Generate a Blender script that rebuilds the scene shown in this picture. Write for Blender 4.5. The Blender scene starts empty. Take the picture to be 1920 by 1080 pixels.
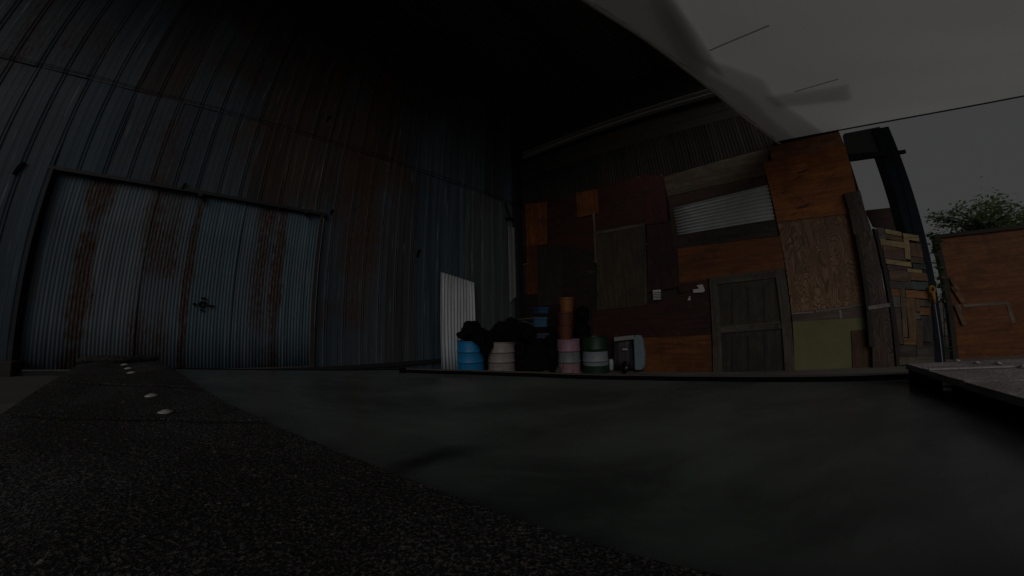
import bpy, bmesh, math, random
from mathutils import Vector, Matrix

random.seed(7)
S = bpy.context.scene
COL = S.collection

# ------------------------------------------------------------------ camera
EYE = 1.2
K = (1.91570578, -0.08262767, -0.72355505, 0.26950491)      # lens polynomial, radius in half picture widths
PITCH, ROLL = 0.13567099, -0.0231967
A1, A2 = 0.80507141, 2.17690233                              # azimuths of the two walls
cd = bpy.data.cameras.new('camera'); cam = bpy.data.objects.new('camera', cd); COL.objects.link(cam)
cs, sn, cp, sp = math.cos(ROLL), math.sin(ROLL), math.cos(PITCH), math.sin(PITCH)
RX = Vector((cs, -sn*sp, sn*cp)); UP = Vector((-sn, -cs*sp, cs*cp)); FW = Vector((0, cp, sp))
cam.matrix_world = Matrix(((RX.x, UP.x, -FW.x, 0), (RX.y, UP.y, -FW.y, 0), (RX.z, UP.z, -FW.z, EYE), (0, 0, 0, 1)))
cd.type = 'PANO'; cd.sensor_width = 36.0; cd.sensor_fit = 'HORIZONTAL'
S.render.engine = 'CYCLES'
cc = cd if hasattr(cd, 'panorama_type') else cd.cycles
cc.panorama_type = 'FISHEYE_LENS_POLYNOMIAL'
cc.fisheye_fov = math.radians(300)
cc.fisheye_polynomial_k0 = 0.0
cc.fisheye_polynomial_k1 = -K[0]/18.0
cc.fisheye_polynomial_k2 = -K[1]/18.0**2
cc.fisheye_polynomial_k3 = -K[2]/18.0**3
cc.fisheye_polynomial_k4 = -K[3]/18.0**4
cd.clip_start = 0.01; cd.clip_end = 2000
S.camera = cam

# ------------------------------------------------------------------ light
SUN_EL, SUN_AZ = math.radians(30), math.radians(184)         # azimuth from +Y towards +X
W = bpy.data.worlds.new('World'); S.world = W; W.use_nodes = True
nt = W.node_tree; bg = nt.nodes['Background']
sky = nt.nodes.new('ShaderNodeTexSky'); sky.sky_type = 'NISHITA'; sky.sun_disc = False
sky.sun_elevation = SUN_EL; sky.sun_rotation = SUN_AZ; sky.dust_density = 4.0
mx = nt.nodes.new('ShaderNodeMix'); mx.data_type = 'RGBA'; mx.inputs[0].default_value = 0.93
nt.links.new(sky.outputs[0], mx.inputs[6]); mx.inputs[7].default_value = (6.0, 6.0, 6.05, 1)
nt.links.new(mx.outputs[2], bg.inputs[0]); bg.inputs[1].default_value = 0.05
sl = bpy.data.lights.new('sun', 'SUN'); sl.energy = 2.25; sl.angle = math.radians(48); sl.color = (1, 0.985, 0.96)
so = bpy.data.objects.new('sun', sl); COL.objects.link(so)
sd = Vector((math.sin(SUN_AZ)*math.cos(SUN_EL), math.cos(SUN_AZ)*math.cos(SUN_EL), math.sin(SUN_EL)))
so.rotation_euler = sd.to_track_quat('Z', 'Y').to_euler(); so.location = sd*30
S.view_settings.view_transform = 'Standard'; S.view_settings.look = 'None'
S.view_settings.gamma = 1; S.view_settings.use_curve_mapping = False
S.view_settings.exposure = -2.66
S.cycles.use_denoising = True
S.cycles.max_bounces = 8; S.cycles.diffuse_bounces = 5; S.cycles.transparent_max_bounces = 8
S.cycles.sample_clamp_indirect = 4

# ------------------------------------------------------------------ geometry helpers
D1 = Vector((math.sin(A1), math.cos(A1), 0)); D2 = Vector((math.sin(A2), math.cos(A2), 0))
N1 = Vector((D1.y, -D1.x, 0)); N2 = Vector((D2.y, -D2.x, 0)); Z = Vector((0, 0, 1))
C1, C2 = -5.5397, -6.6730
O = Vector((0, 0, EYE))

def ray(px, py):
    """Direction in which the camera sees a point of the photograph."""
    x = (px-960)/960; y = -(py-540)/960
    x, y = cs*x - sn*y, sn*x + cs*y
    r = max(math.hypot(x, y), 1e-9)
    t = K[0]*r + K[1]*r**2 + K[2]*r**3 + K[3]*r**4
    k = math.sin(t)/r
    d = Vector((x*k, math.cos(t), y*k))
    return Vector((d.x, d.y*cp - d.z*sp, d.y*sp + d.z*cp))

def lw(px, py, off=0.0):      # (u, z) on the left wall, off metres in front of it
    r = ray(px, py); p = O + r*((C1+off)/r.dot(N1)); return p.dot(D1), p.z
def rw(px, py, off=0.0):      # (u, z) on the right wall
    r = ray(px, py); p = O + r*((C2+off)/r.dot(N2)); return p.dot(D2), p.z
def flr(px, py, z):
    r = ray(px, py); return O + r*((z-EYE)/r.z)
def at_dist(px, py, d):
    r = ray(px, py); return O + r*(d/math.hypot(r.x, r.y))
def L(u, z, w=0.0): return D1*u + N1*(C1+w) + Z*z
def R(u, z, w=0.0): return D2*u + N2*(C2+w) + Z*z

class MB:
    def __init__(s): s.v = []; s.f = []
    def add(s, vs, fs):
        n = len(s.v); s.v += [tuple(v) for v in vs]; s.f += [tuple(i+n for i in f) for f in fs]
    def prism(s, front, back):
        n = len(front)
        s.add(list(front)+list(back), [tuple(range(n)), tuple(range(2*n-1, n-1, -1))] +
              [(i, n+i, n+(i+1) % n, (i+1) % n) for i in range(n)])
    def box(s, c, x, y, z):   # centre and three half-axes
        c, x, y, z = Vector(c), Vector(x), Vector(y), Vector(z)
        s.prism([c-x-y-z, c+x-y-z, c+x+y-z, c-x+y-z], [c-x-y+z, c+x-y+z, c+x+y+z, c-x+y+z])
    def tube(s, pts, r, n=8, caps=True):
        pts = [Vector(p) for p in pts]; base = len(s.v); m = len(pts)
        rr = r if isinstance(r, (list, tuple)) else [r]*m
        prev = None
        for i, p in enumerate(pts):
            t = (pts[min(i+1, m-1)]-pts[max(i-1, 0)]).normalized()
            a = t.orthogonal().normalized() if prev is None else (prev-t*prev.dot(t)).normalized()
            prev = a; b = t.cross(a)
            for k in range(n):
                q = 2*math.pi*k/n; s.v.append(tuple(p+(a*math.cos(q)+b*math.sin(q))*rr[i]))
        for i in range(m-1):
            for k in range(n):
                s.f.append((base+i*n+k, base+i*n+(k+1) % n, base+(i+1)*n+(k+1) % n, base+(i+1)*n+k))
        if caps:
            s.f.append(tuple(base+k for k in range(n-1, -1, -1))); s.f.append(tuple(base+(m-1)*n+k for k in range(n)))
    def lathe(s, prof, c=(0, 0, 0), n=28, caps=True):
        base = len(s.v); m = len(prof); c = Vector(c)
        for r, z in prof:
            for k in range(n):
                q = 2*math.pi*k/n; s.v.append(tuple(c+Vector((r*math.cos(q), r*math.sin(q), z))))
        for i in range(m-1):
            for k in range(n):
                s.f.append((base+i*n+k, base+i*n+(k+1) % n, base+(i+1)*n+(k+1) % n, base+(i+1)*n+k))
        if caps:
            s.f.append(tuple(base+k for k in range(n-1, -1, -1))); s.f.append(tuple(base+(m-1)*n+k for k in range(n)))
    def grid(s, nu, nv, fn, back=None):   # fn(i,j)->point ; back = vector offset for thickness
        b = len(s.v)
        for j in range(nv):
            for i in range(nu): s.v.append(tuple(fn(i, j)))
        q = [(b+j*nu+i, b+j*nu+i+1, b+(j+1)*nu+i+1, b+(j+1)*nu+i) for j in range(nv-1) for i in range(nu-1)]
        s.f += q
        if back is not None:
            o = nu*nv; bk = Vector(back)
            s.v += [tuple(Vector(s.v[b+k])+bk) for k in range(o)]
            s.f += [(a+o, d+o, c+o, e+o) for a, e, c, d in q]
            rim = [b+i for i in range(nu)] + [b+j*nu+nu-1 for j in range(1, nv)] + \
                  [b+(nv-1)*nu+i for i in range(nu-2, -1, -1)] + [b+j*nu for j in range(nv-2, 0, -1)]
            for k in range(len(rim)):
                a, c = rim[k], rim[(k+1) % len(rim)]; s.f.append((c, a, a+o, c+o))
    def mesh(s, name, mat, smooth=False, bevel=0):
        me = bpy.data.meshes.new(name); me.from_pydata(s.v, [], s.f); me.update()
        if mat: me.materials.append(mat)
        if smooth:
            for p in me.polygons: p.use_smooth = True
        if bevel:
            bm = bmesh.new(); bm.from_mesh(me)
            bmesh.ops.recalc_face_normals(bm, faces=bm.faces)
            ed = [e for e in bm.edges if len(e.link_faces) == 2 and e.calc_face_angle() > 0.6]
            bmesh.ops.bevel(bm, geom=ed, offset=bevel, segments=1, affect='EDGES'); bm.to_mesh(me); bm.free()
        return me
    def obj(s, name, mat, parent=None, smooth=False, color=None, bevel=0):
        o = bpy.data.objects.new(name, s.mesh(name, mat, smooth, bevel)); COL.objects.link(o)
        if parent is not None:
            o.parent = parent; o.matrix_parent_inverse = parent_inv(parent)
        if color: o.color = (*color, 1)
        return o

def world_mat(o):
    m = o.matrix_basis.copy()
    return world_mat(o.parent) @ o.matrix_parent_inverse @ m if o.parent else m
def parent_inv(p): return world_mat(p).inverted()

def tag(o, label=None, cat=None, group=None, kind=None):
    if label: o['label'] = label
    if cat: o['category'] = cat
    if group: o['group'] = group
    if kind: o['kind'] = kind
    return o
def thing(name, loc, label, cat, group=None):
    o = bpy.data.objects.new(name, None); COL.objects.link(o); o.location = loc; o.empty_display_size = 0.2
    return tag(o, label, cat, group)
def edges_sharp(o, ang=35):
    me = o.data
    for p in me.polygons: p.use_smooth = True
    bm = bmesh.new(); bm.from_mesh(me)
    for e in bm.edges:
        if len(e.link_faces) == 2 and e.calc_face_angle() > math.radians(ang): e.smooth = False
    bm.to_mesh(me); bm.free()

# ------------------------------------------------------------------ materials
class NT:
    def __init__(s, name, rough=0.6, metal=0.0, spec=0.5):
        s.m = bpy.data.materials.new(name); s.m.use_nodes = True; s.t = s.m.node_tree
        s.p = s.t.nodes['Principled BSDF']; s.p.inputs['Roughness'].default_value = rough
        s.p.inputs['Metallic'].default_value = metal; s.p.inputs['Specular IOR Level'].default_value = spec
        s.pos = s.n('ShaderNodeNewGeometry').outputs['Position']
    def n(s, t, **kw):
        x = s.t.nodes.new(t)
        for k, v in kw.items(): setattr(x, k, v)
        return x
    def put(s, sock, v):
        if isinstance(v, bpy.types.NodeSocket): s.t.links.new(v, sock)
        elif isinstance(v, (tuple, list, Vector)) and len(v) == 3 and len(sock.default_value) == 4: sock.default_value = (*v, 1)
        else: sock.default_value = v
    def math(s, op, a, b=0.0, c=0.0, clamp=False):
        x = s.n('ShaderNodeMath', operation=op, use_clamp=clamp); s.put(x.inputs[0], a); s.put(x.inputs[1], b); s.put(x.inputs[2], c); return x.outputs[0]
    def dot(s, v): x = s.n('ShaderNodeVectorMath', operation='DOT_PRODUCT'); s.put(x.inputs[0], s.pos); x.inputs[1].default_value = v; return x.outputs['Value']
    def comb(s, a, b, c): x = s.n('ShaderNodeCombineXYZ'); [s.put(x.inputs[i], v) for i, v in enumerate((a, b, c))]; return x.outputs[0]
    def scale(s, v, k): x = s.n('ShaderNodeVectorMath', operation='MULTIPLY'); s.put(x.inputs[0], v); x.inputs[1].default_value = k; return x.outputs[0]
    def noise(s, v, sc=1.0, det=4, rough=0.55, dist=0.0):
        x = s.n('ShaderNodeTexNoise'); s.put(x.inputs['Vector'], v); x.inputs['Scale'].default_value = sc
        x.inputs['Detail'].default_value = det; x.inputs['Roughness'].default_value = rough; x.inputs['Distortion'].default_value = dist; return x.outputs['Fac']
    def step(s, v, a, b, lo=0.0, hi=1.0):
        x = s.n('ShaderNodeMapRange', interpolation_type='SMOOTHSTEP'); s.put(x.inputs[0], v)
        for i, q in enumerate((a, b, lo, hi)): s.put(x.inputs[i+1], q)
        return x.outputs[0]
    def mix(s, f, a, b, mode='MIX'):
        x = s.n('ShaderNodeMix', data_type='RGBA', blend_type=mode); s.put(x.inputs[0], f); s.put(x.inputs[6], a); s.put(x.inputs[7], b); return x.outputs[2]
    def objcol(s): return s.n('ShaderNodeObjectInfo').outputs['Color']
    def rnd(s): return s.n('ShaderNodeObjectInfo').outputs['Random']
    def local(s): return s.n('ShaderNodeTexCoord').outputs['Object']
    def base(s, v): s.put(s.p.inputs['Base Color'], v); return s
    def rough(s, v): s.put(s.p.inputs['Roughness'], v); return s
    def bump(s, h, k=0.3, d=0.01):
        x = s.n('ShaderNodeBump'); x.inputs['Strength'].default_value = k; x.inputs['Distance'].default_value = d
        s.put(x.inputs['Height'], h); s.t.links.new(x.outputs[0], s.p.inputs['Normal']); return s

def flat(name, col, rough=0.6, metal=0.0, var=0.25, sc=6, bump=0.0):
    m = NT(name, rough, metal); n = m.noise(m.pos, sc, 6)
    m.base(m.mix(n, tuple(c*(1-var) for c in col), tuple(c*(1+var) for c in col)))
    if bump: m.bump(m.noise(m.pos, sc*6, 5), bump, 0.01)
    return m.m

RUST1, RUST2 = (0.045, 0.022, 0.014), (0.105, 0.046, 0.024)
def tin(name, d, seams=(), rust_amount=0.0, rough=0.5, tint=True, fine=1.0, metal=0.0, glint_k=0.4, film=0.0):
    """Weathered painted steel sheet: colour of the sheet itself, vertical streaks, painted rib glints, rust along seams and in blotches."""
    m = NT(name, rough, metal, 0.12); u = m.dot(d); z = m.dot((0, 0, 1))
    streak = m.noise(m.comb(m.math('MULTIPLY', u, 9*fine), m.math('MULTIPLY', z, 0.35), m.math('MULTIPLY', m.rnd(), 50)), 1, 5)
    blot = m.noise(m.comb(m.math('MULTIPLY', u, 0.55), m.math('MULTIPLY', z, 0.30), 3.3), 1, 4, 0.6, 0.4)
    speck = m.noise(m.comb(m.math('MULTIPLY', u, 55), m.math('MULTIPLY', z, 7), 0), 1, 5, 0.75)
    b = m.objcol() if tint else (0.16, 0.2, 0.23)
    if film:      # brown weathering film, in clouds that run across several sheets
        cl = m.noise(m.comb(m.math('MULTIPLY', u, .42), m.math('MULTIPLY', z, .38), 8.1), 1, 5, .62, .6)
        cl = m.math('ADD', cl, m.math('MULTIPLY', m.math('SUBTRACT', streak, .5), .35))
        up = m.step(m.math('ADD', m.math('ABSOLUTE', m.math('SUBTRACT', u, 0.3)), m.math('MULTIPLY', m.math('SUBTRACT', 6, z), .45)), 1.2, 4.2, .17, -.30)
        b = m.mix(m.step(m.math('ADD', cl, up), .47, .66, 0, film), b, (0.080, .054, .041))
    b = m.mix(m.step(streak, .3, .72), m.mix(1, b, (0.58, 0.58, 0.60), 'MULTIPLY'), b)
    pale = m.step(m.noise(m.comb(m.math('MULTIPLY', u, 16*fine), m.math('MULTIPLY', z, 0.8), 9), 1, 4), .60, .75)  # pale streaks that put glints on the ribs into the colour
    b = m.mix(m.math('MULTIPLY', pale, glint_k), b, (0.32, 0.33, 0.335))
    f = m.math('ADD', m.math('MULTIPLY', blot, 1.1), m.math('MULTIPLY', streak, 0.7))
    f = m.math('ADD', f, m.math('MULTIPLY', speck, 0.35))
    for c, wd, k in seams:
        g = m.step(m.math('ABSOLUTE', m.math('SUBTRACT', m.math('ADD', u, m.math('MULTIPLY', m.math('SUBTRACT', m.noise(m.comb(m.math('MULTIPLY', u, 4), m.math('MULTIPLY', z, 1.1), 2), 1, 5, .65), .5), 0.30)), c)), 0, wd, 1, 0)
        g = m.math('MULTIPLY', g, m.step(m.noise(m.comb(c, m.math('MULTIPLY', z, 0.9), 1), 1, 3), .30, .55, .35, 1))
        f = m.math('ADD', f, m.math('MULTIPLY', g, k))
    f = m.math('ADD', f, rust_amount)
    rust = m.math('MULTIPLY', m.step(f, 1.18, 1.62), m.step(speck, .36, .56, .15, 1))
    m.base(m.mix(rust, b, m.mix(speck, RUST1, RUST2)))
    m.rough(m.step(rust, 0, 1, rough, 0.85))
    m.put(m.p.inputs['Metallic'], m.step(rust, 0, 1, metal, 0.0))
    m.bump(m.math('ADD', speck, m.math('MULTIPLY', blot, 2)), 0.25, 0.006)
    return m.m

def ply(name, d, horiz=True, swirl=False, rough=0.62):
    """Plywood: the sheet's own colour, long grain, darker figure, weather stains."""
    m = NT(name, rough, 0, 0.35); u = m.dot(d); z = m.dot((0, 0, 1)); r50 = m.math('MULTIPLY', m.rnd(), 60)
    a, b = (0.9, 11) if horiz else (11, 0.9)
    v = m.comb(m.math('MULTIPLY', u, a), m.math('MULTIPLY', z, b), r50)
    g = m.noise(v, 1.3, 6, 0.62, 0.5)
    warp = m.noise(m.comb(m.math('MULTIPLY', u, 1.7 if horiz else 3.0), m.math('MULTIPLY', z, 1.1 if swirl else 3.0), r50), 1, 2, .45, .5)
    rings = m.math('SINE', m.math('MULTIPLY', warp, 130 if swirl else 55))
    fine = m.noise(m.comb(m.math('MULTIPLY', u, a*7), m.math('MULTIPLY', z, b*7), r50), 1, 3, .6)
    c = m.objcol()
    dk = m.mix(1, c, (0.60, 0.50, 0.44), 'MULTIPLY')
    lt = m.mix(1, c, (1.22, 1.17, 1.12), 'MULTIPLY')
    col = m.mix(m.step(g, .3, .7), dk, lt)
    col = m.mix(m.step(rings, -.1 if swirl else .7, .8, 0, .95 if swirl else .4), col, m.mix(1, c, (.34, .28, .24), 'MULTIPLY') if swirl else dk)
    col = m.mix(m.step(fine, .55, .75, 0, .4), col, dk)
    st = m.noise(m.comb(m.math('MULTIPLY', u, 1.1 if horiz else 3), m.math('MULTIPLY', z, 3 if horiz else .8), m.math('ADD', r50, 7)), 1, 5, .65)
    col = m.mix(m.step(st, .58, .76, 0, .4 if swirl else .6), col, m.mix(1, c, (0.22, 0.20, 0.20), 'MULTIPLY'))
    bl = m.noise(m.comb(u, z, m.math('ADD', r50, 3)), 2.4, 6, .68, .7)
    col = m.mix(m.step(bl, .44, .66, 0, .62), col, m.mix(1, c, (.40, .36, .34), 'MULTIPLY'))
    pal = m.noise(m.comb(u, z, m.math('ADD', r50, 13)), 5, 6, .7, .4)
    col = m.mix(m.step(pal, .60, .74, 0, .35), col, (.20, .17, .14))
    m.base(col); m.bump(m.math('ADD', m.math('MULTIPLY', rings, .4), fine), 0.35, 0.004)
    return m.m

def granules(name, dark, light, sc=420, amp=0.9, thr=.62):
    m = NT(name, 0.9, 0, 0.28)
    n1 = m.noise(m.pos, sc, 3, .7); n2 = m.noise(m.pos, sc*0.33, 4, .65); n3 = m.noise(m.pos, 7, 5, .6)
    c = m.mix(m.step(n1, .45, .72), dark, light)
    c = m.mix(m.step(n3, .35, .7), m.mix(1, c, (0.55, 0.52, 0.5), 'MULTIPLY'), c)
    c = m.mix(m.step(n2, thr+.06, thr+.13, 0, .8), c, (0.36, 0.33, 0.30))
    m.base(c); m.bump(m.math('ADD', n1, m.math('MULTIPLY', n2, 1.5)), amp, 0.006); return m.m

us = [lw(x, 500)[0] for x in (150, 352, 521)] + [lw(40, 600)[0]]
M = {}
M['tin_wall'] = tin('painted_steel_wall', D1, [(lw(690, 300)[0], .7, .3), (lw(350, 200)[0], .9, .22)], 0.10, glint_k=.5, film=.85)
M['tin_door'] = tin('painted_corrugated_door', D1, [(us[0], .30, .70), (us[1], .11, .66), (us[2], .12, .62), (us[0]+.80, .22, .32), (us[2]-.28, .26, .32), (us[1]-.35, .3, .26)], 0.06, fine=1.6, glint_k=.7)
M['tin_gable'] = tin('gable_corrugated', D2, (), 0.0, fine=1.4, rough=.7, glint_k=.05)
M['galv'] = tin('galvanised_sheet', D1, (), -0.35, rough=.38, fine=1.5)
M['galv_r'] = tin('galvanised_window_sheet', D2, (), -0.3, rough=.5)
M['roof'] = tin('roof_sheet', N1, (), 0.05)
M['ply'] = ply('plywood_weathered', D2); M['ply_v'] = ply('plywood_upright_grain', D2, False)
M['ply_swirl'] = ply('plywood_swirl_grain', D2, False, True)
M['black_steel'] = flat('black_steel', (0.010, 0.0105, 0.012), .7, 0)
M['blue_steel'] = flat('blue_black_painted_steel', (0.013, 0.018, 0.026), .65, 0, .35, 3, .15)
M['bare_steel'] = flat('bare_steel', (0.45, 0.45, 0.45), .35, .8)
M['beam_steel'] = flat('dull_beam_steel', (0.34, .33, .32), .6, 0)
M['blue_steel'].node_tree.nodes['Principled BSDF'].inputs['Specular IOR Level'].default_value = .1
M['dark_wood'] = flat('dark_timber', (0.035, 0.026, 0.02), .8, 0, .5, 5, .3)
M['felt'] = granules('mineral_felt', (0.022, 0.0195, 0.019), (0.27, 0.25, 0.245), 380, 1.0, .58)
M['felt_skylit'] = granules('mineral_felt_skylit', (0.42, 0.385, 0.38), (0.70, 0.65, 0.64), 300, .6, .7)  # lighter felt copy, grazing sky light put into its colour
M['olive'] = flat('olive_yellow_paint', (0.165, .162, .062), .7, 0, .30, 3, .2)
M['black'] = flat('black_rubber', (0.0035, 0.0035, 0.0038), .95)
M['black'].node_tree.nodes['Principled BSDF'].inputs['Specular IOR Level'].default_value = .1
M['bag'] = flat('black_plastic', (0.0035, 0.0032, 0.0033), .8, 0, .4, 9, .2)
M['concrete'] = flat('concrete', (0.085, 0.075, 0.068), .85, 0, .25, 2.5, .3)
M['pitch'] = flat('dark_pitch', (.075, .028, .009), .8, 0, .6, 30)
M['paper'] = flat('paper', (0.62, 0.60, 0.55), .8, 0, .06, 30)
M['ink'] = flat('ink', (0.03, 0.03, 0.03), .8)
M['nail'] = flat('zinc_cap', (0.42, 0.40, 0.38), .55, .1, .5, 150)
M['rope'] = flat('dark_cable', (0.02, 0.02, 0.022), .7)
M['yellow'] = flat('yellow_plastic', (0.36, 0.19, 0.015), .6)
M['bag'].node_tree.nodes['Principled BSDF'].inputs['Specular IOR Level'].default_value = .12
M['trunk'] = flat('bark', (0.07, 0.055, 0.04), .9, 0, .4, 8, .5)

def mat_ground():
    m = NT('ground_dirt_concrete', .92); n = m.noise(m.pos, .7, 7, .65); k = m.noise(m.pos, 14, 5, .6)
    m.base(m.mix(m.step(n, .35, .68), m.mix(k, (0.13, .114, .10), (.21, .188, .165)), m.mix(k, (0.08, .067, .057), (.14, .12, .10))))
    m.bump(m.math('ADD', n, k), .4, .02); return m.m
M['ground'] = mat_ground()

wa, wb_ = flr(705, 868, EYE-.17), flr(900, 822, EYE-.17); WM = (wa+wb_)/2; WD = (wb_-wa).normalized(); WL = (wb_-wa).length*.55   # a dark streak across the water
def mat_water():
    m = NT('murky_water', 0.20, 0, 0.5); m.p.inputs['IOR'].default_value = 1.33
    n = m.noise(m.scale(m.pos, (1, 1.6, 1)), 1.7, 4, .5, .4)
    n = m.step(n, .33, .66)
    px_ = m.math('DIVIDE', m.math('ADD', m.math('SUBTRACT', m.dot((1, 0, 0)), WM[0]), m.math('MULTIPLY', m.math('SUBTRACT', m.noise(m.pos, 7, 5, .6), .5), .14)), 1.0)
    du = m.math('ADD', m.math('MULTIPLY', px_, WD.x), m.math('MULTIPLY', m.math('SUBTRACT', m.dot((0, 1, 0)), WM[1]), WD.y))
    dv = m.math('ADD', m.math('MULTIPLY', px_, -WD.y), m.math('MULTIPLY', m.math('SUBTRACT', m.dot((0, 1, 0)), WM[1]), WD.x))
    st = m.math('MULTIPLY', m.step(m.math('ABSOLUTE', du), WL*.3, WL*1.15, 1, 0), m.step(m.math('ABSOLUTE', dv), .002, .034, 1, 0))
    mo = m.noise(m.scale(m.pos, (2.2, 5, 1)), 2.2, 7, .68, .5)
    cm = m.mix(m.math('ADD', m.math('MULTIPLY', n, .6), m.math('MULTIPLY', m.step(mo, .36, .66), .4)), (0.040, .048, .043), (.112, .128, .117))
    m.base(m.mix(m.math('MULTIPLY', st, .8), cm, (.014, .016, .015)))
    m.rough(m.step(n, .3, .7, .22, .30))
    w = m.noise(m.scale(m.pos, (5, 9, 1)), 1.6, 2, .5)
    m.bump(w, .05, .02); return m.m
M['water'] = mat_water()

def mat_tarp():
    m = NT('translucent_tarp', .7); t = m.t
    n = m.noise(m.pos, 1.3, 5, .6)
    weave = m.noise(m.scale(m.pos, (120, 8, 1)), 1, 2, .5)
    c = m.mix(n, (0.80, .80, .79), (.88, .88, .87))
    tr = m.n('ShaderNodeBsdfTranslucent'); m.put(tr.inputs['Color'], c)
    df = m.n('ShaderNodeBsdfDiffuse'); m.put(df.inputs['Color'], m.mix(n, (0.70, .70, .69), (.78, .78, .77)))
    ms = m.n('ShaderNodeMixShader'); ms.inputs[0].default_value = .37
    t.links.new(tr.outputs[0], ms.inputs[1]); t.links.new(df.outputs[0], ms.inputs[2])
    t.links.new(ms.outputs[0], t.nodes['Material Output'].inputs[0]); return m.m
M['tarp'] = mat_tarp()
def mat_shade_seam():  # grey film imitating roof shade on the canopy; the seams share it
    m = NT('shade_seam_film', .6); t = m.t
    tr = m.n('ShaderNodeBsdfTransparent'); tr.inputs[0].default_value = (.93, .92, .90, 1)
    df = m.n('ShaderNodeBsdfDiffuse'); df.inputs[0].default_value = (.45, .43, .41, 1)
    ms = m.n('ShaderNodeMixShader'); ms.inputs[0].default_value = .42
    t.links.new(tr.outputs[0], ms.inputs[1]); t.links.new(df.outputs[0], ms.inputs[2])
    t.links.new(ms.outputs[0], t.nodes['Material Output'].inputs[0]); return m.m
M['film'] = mat_shade_seam()

def mat_leaf(name, a, b):
    m = NT(name, .5); m.base(m.mix(m.noise(m.pos, 2.5, 4), a, b)); m.p.inputs['Transmission Weight'].default_value = 0
    t = m.t; tr = m.n('ShaderNodeBsdfTranslucent'); tr.inputs[0].default_value = (a[0]*1.8, b[1]*1.6, a[2], 1)
    ms = m.n('ShaderNodeMixShader'); ms.inputs[0].default_value = .35
    t.links.new(m.p.outputs[0], ms.inputs[1]); t.links.new(tr.outputs[0], ms.inputs[2])
    t.links.new(ms.outputs[0], t.nodes['Material Output'].inputs[0]); return m.m
M['leaf'] = mat_leaf('tree_leaf', (0.10, .12, .075), (.20, .215, .145))
M['vine'] = mat_leaf('vine_leaf', (0.04, .065, .02), (.09, .12, .04))

def drum_mat(name, bands, rough=.45):
    """Painted bands by height above the drum's base: list of (upper height, colour)."""
    m = NT(name, rough); lz = m.n('ShaderNodeSeparateXYZ'); m.put(lz.inputs[0], m.local()); z = lz.outputs[2]
    zz = m.math('ADD', z, m.math('MULTIPLY', m.math('SUBTRACT', m.noise(m.local(), 14, 3), .5), .012))
    c = bands[0][1]
    for i in range(len(bands)-1): c = m.mix(m.math('GREATER_THAN', zz, bands[i][0]), c, bands[i+1][1])
    g = m.noise(m.local(), 6, 6, .7); s2 = m.noise(m.scale(m.local(), (9, 9, 1.3)), 1.5, 5, .65)
    c = m.mix(m.step(g, .45, .8, 0, .5), c, m.mix(1, c, (.5, .47, .45), 'MULTIPLY'))
    c = m.mix(m.step(s2, .57, .70, 0, .85), c, (0.06, .04, .03))
    lo = m.noise(m.scale(m.local(), (4, 4, 14)), 1, 5, .7)
    c = m.mix(m.step(lo, .55, .7, 0, .6), c, m.mix(1, c, (.35, .32, .3), 'MULTIPLY'))
    m.base(c); m.bump(g, .2, .01); return m.m

# ------------------------------------------------------------------ ground and setting
g = MB(); g.add([(-150, -150, 0), (150, -150, 0), (150, 150, 0), (-150, 150, 0)], [(0, 1, 2, 3)])
tag(g.obj('ground', M['ground']), 'bare dirt and concrete yard floor', kind='structure')

def apron_z(u): return 0.41 if u < .6 else 0.41 + (0.16-0.41)*min((u-.6)/2.6, 1)
a = MB(); ul = [-9.5, -6, -3.7, .6, 1.6, 2.4, 3.2, 4.6, 5.6]
a.prism([L(u, apron_z(u), 1.75) for u in ul] + [L(5.6, -.05, 1.75), L(-9.5, -.05, 1.75)],
        [L(u, apron_z(u), -.25) for u in ul] + [L(5.6, -.05, -.25), L(-9.5, -.05, -.25)])
tag(a.obj('concrete_pavement', M['concrete']), 'raised concrete apron along the foot of the metal wall', kind='structure')

# ------------------------------------------------------------------ the tall steel wall on the left
PITCH_U = 0.334
def pan(u):
    t = ((u+0.12) % PITCH_U)/PITCH_U
    for c, wd, h in ((.10, .05, .015), (.21, .04, .011), (.58, .03, .002), (.80, .03, .002)):
        d = abs(t-c)
        if d < wd: return h*min(1, (wd-d)/(wd*.45))
    return 0.0
def usamples(u0, u1, pts):
    s = {u0, u1}; k = math.floor(u0/PITCH_U)-1
    while k*PITCH_U < u1+PITCH_U:
        for t in pts:
            u = (k+t)*PITCH_U-.12
            if u0 < u < u1: s.add(u)
        k += 1
    return sorted(s)
PT = [.025, .059, .10, .141, .175, .205, .23, .26, .29, .315, .58, .60, .62, .64, .66, .76, .78, .80, .82, .84]

wall = thing('metal_wall', L(0, .2), 'tall wall of blue grey ribbed steel sheets streaked with rust, left of the corner', 'wall')
BLUES = [(0.074, .102, .126), (.084, .109, .128), (.070, .096, .118), (.090, .110, .124), (.066, .094, .122)]
BROWN = [(0.070, .064, .064), (.064, .059, .059), (.068, .072, .078)]
def wall_sheet(u0, u1, z0, z1, w, col):
    uu = usamples(u0, u1, PT); nv = 5; ph = random.random()*9
    def fn(i, j):
        u = uu[i]; z = z0+(z1-z0)*j/(nv-1)
        return L(u, z, w + pan(u) + .007*math.sin(u*2.1+ph+z*1.3)+.004*math.sin(z*3.1+ph*2))
    m = MB(); m.grid(len(uu), nv, fn, N1*-.004)
    return m.obj('steel_sheet', M['tin_wall'], wall, color=col)
def sheet_colour(u, z):
    if u > 4.0 and z < 5: return random.choice([(0.075, .10, .115), (.062, .09, .108), (.11, .125, .13)])
    p = 0 if u < -3.2 else .3
    c = random.choice(BROWN) if random.random() < p else random.choice(BLUES)
    k = random.uniform(.85, 1.12); return tuple(x*k for x in c)
DU0, DU1, DZ1 = lw(100, 317)[0], lw(606, 408)[0], lw(350, 358)[1]
SW = PITCH_U*2
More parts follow.
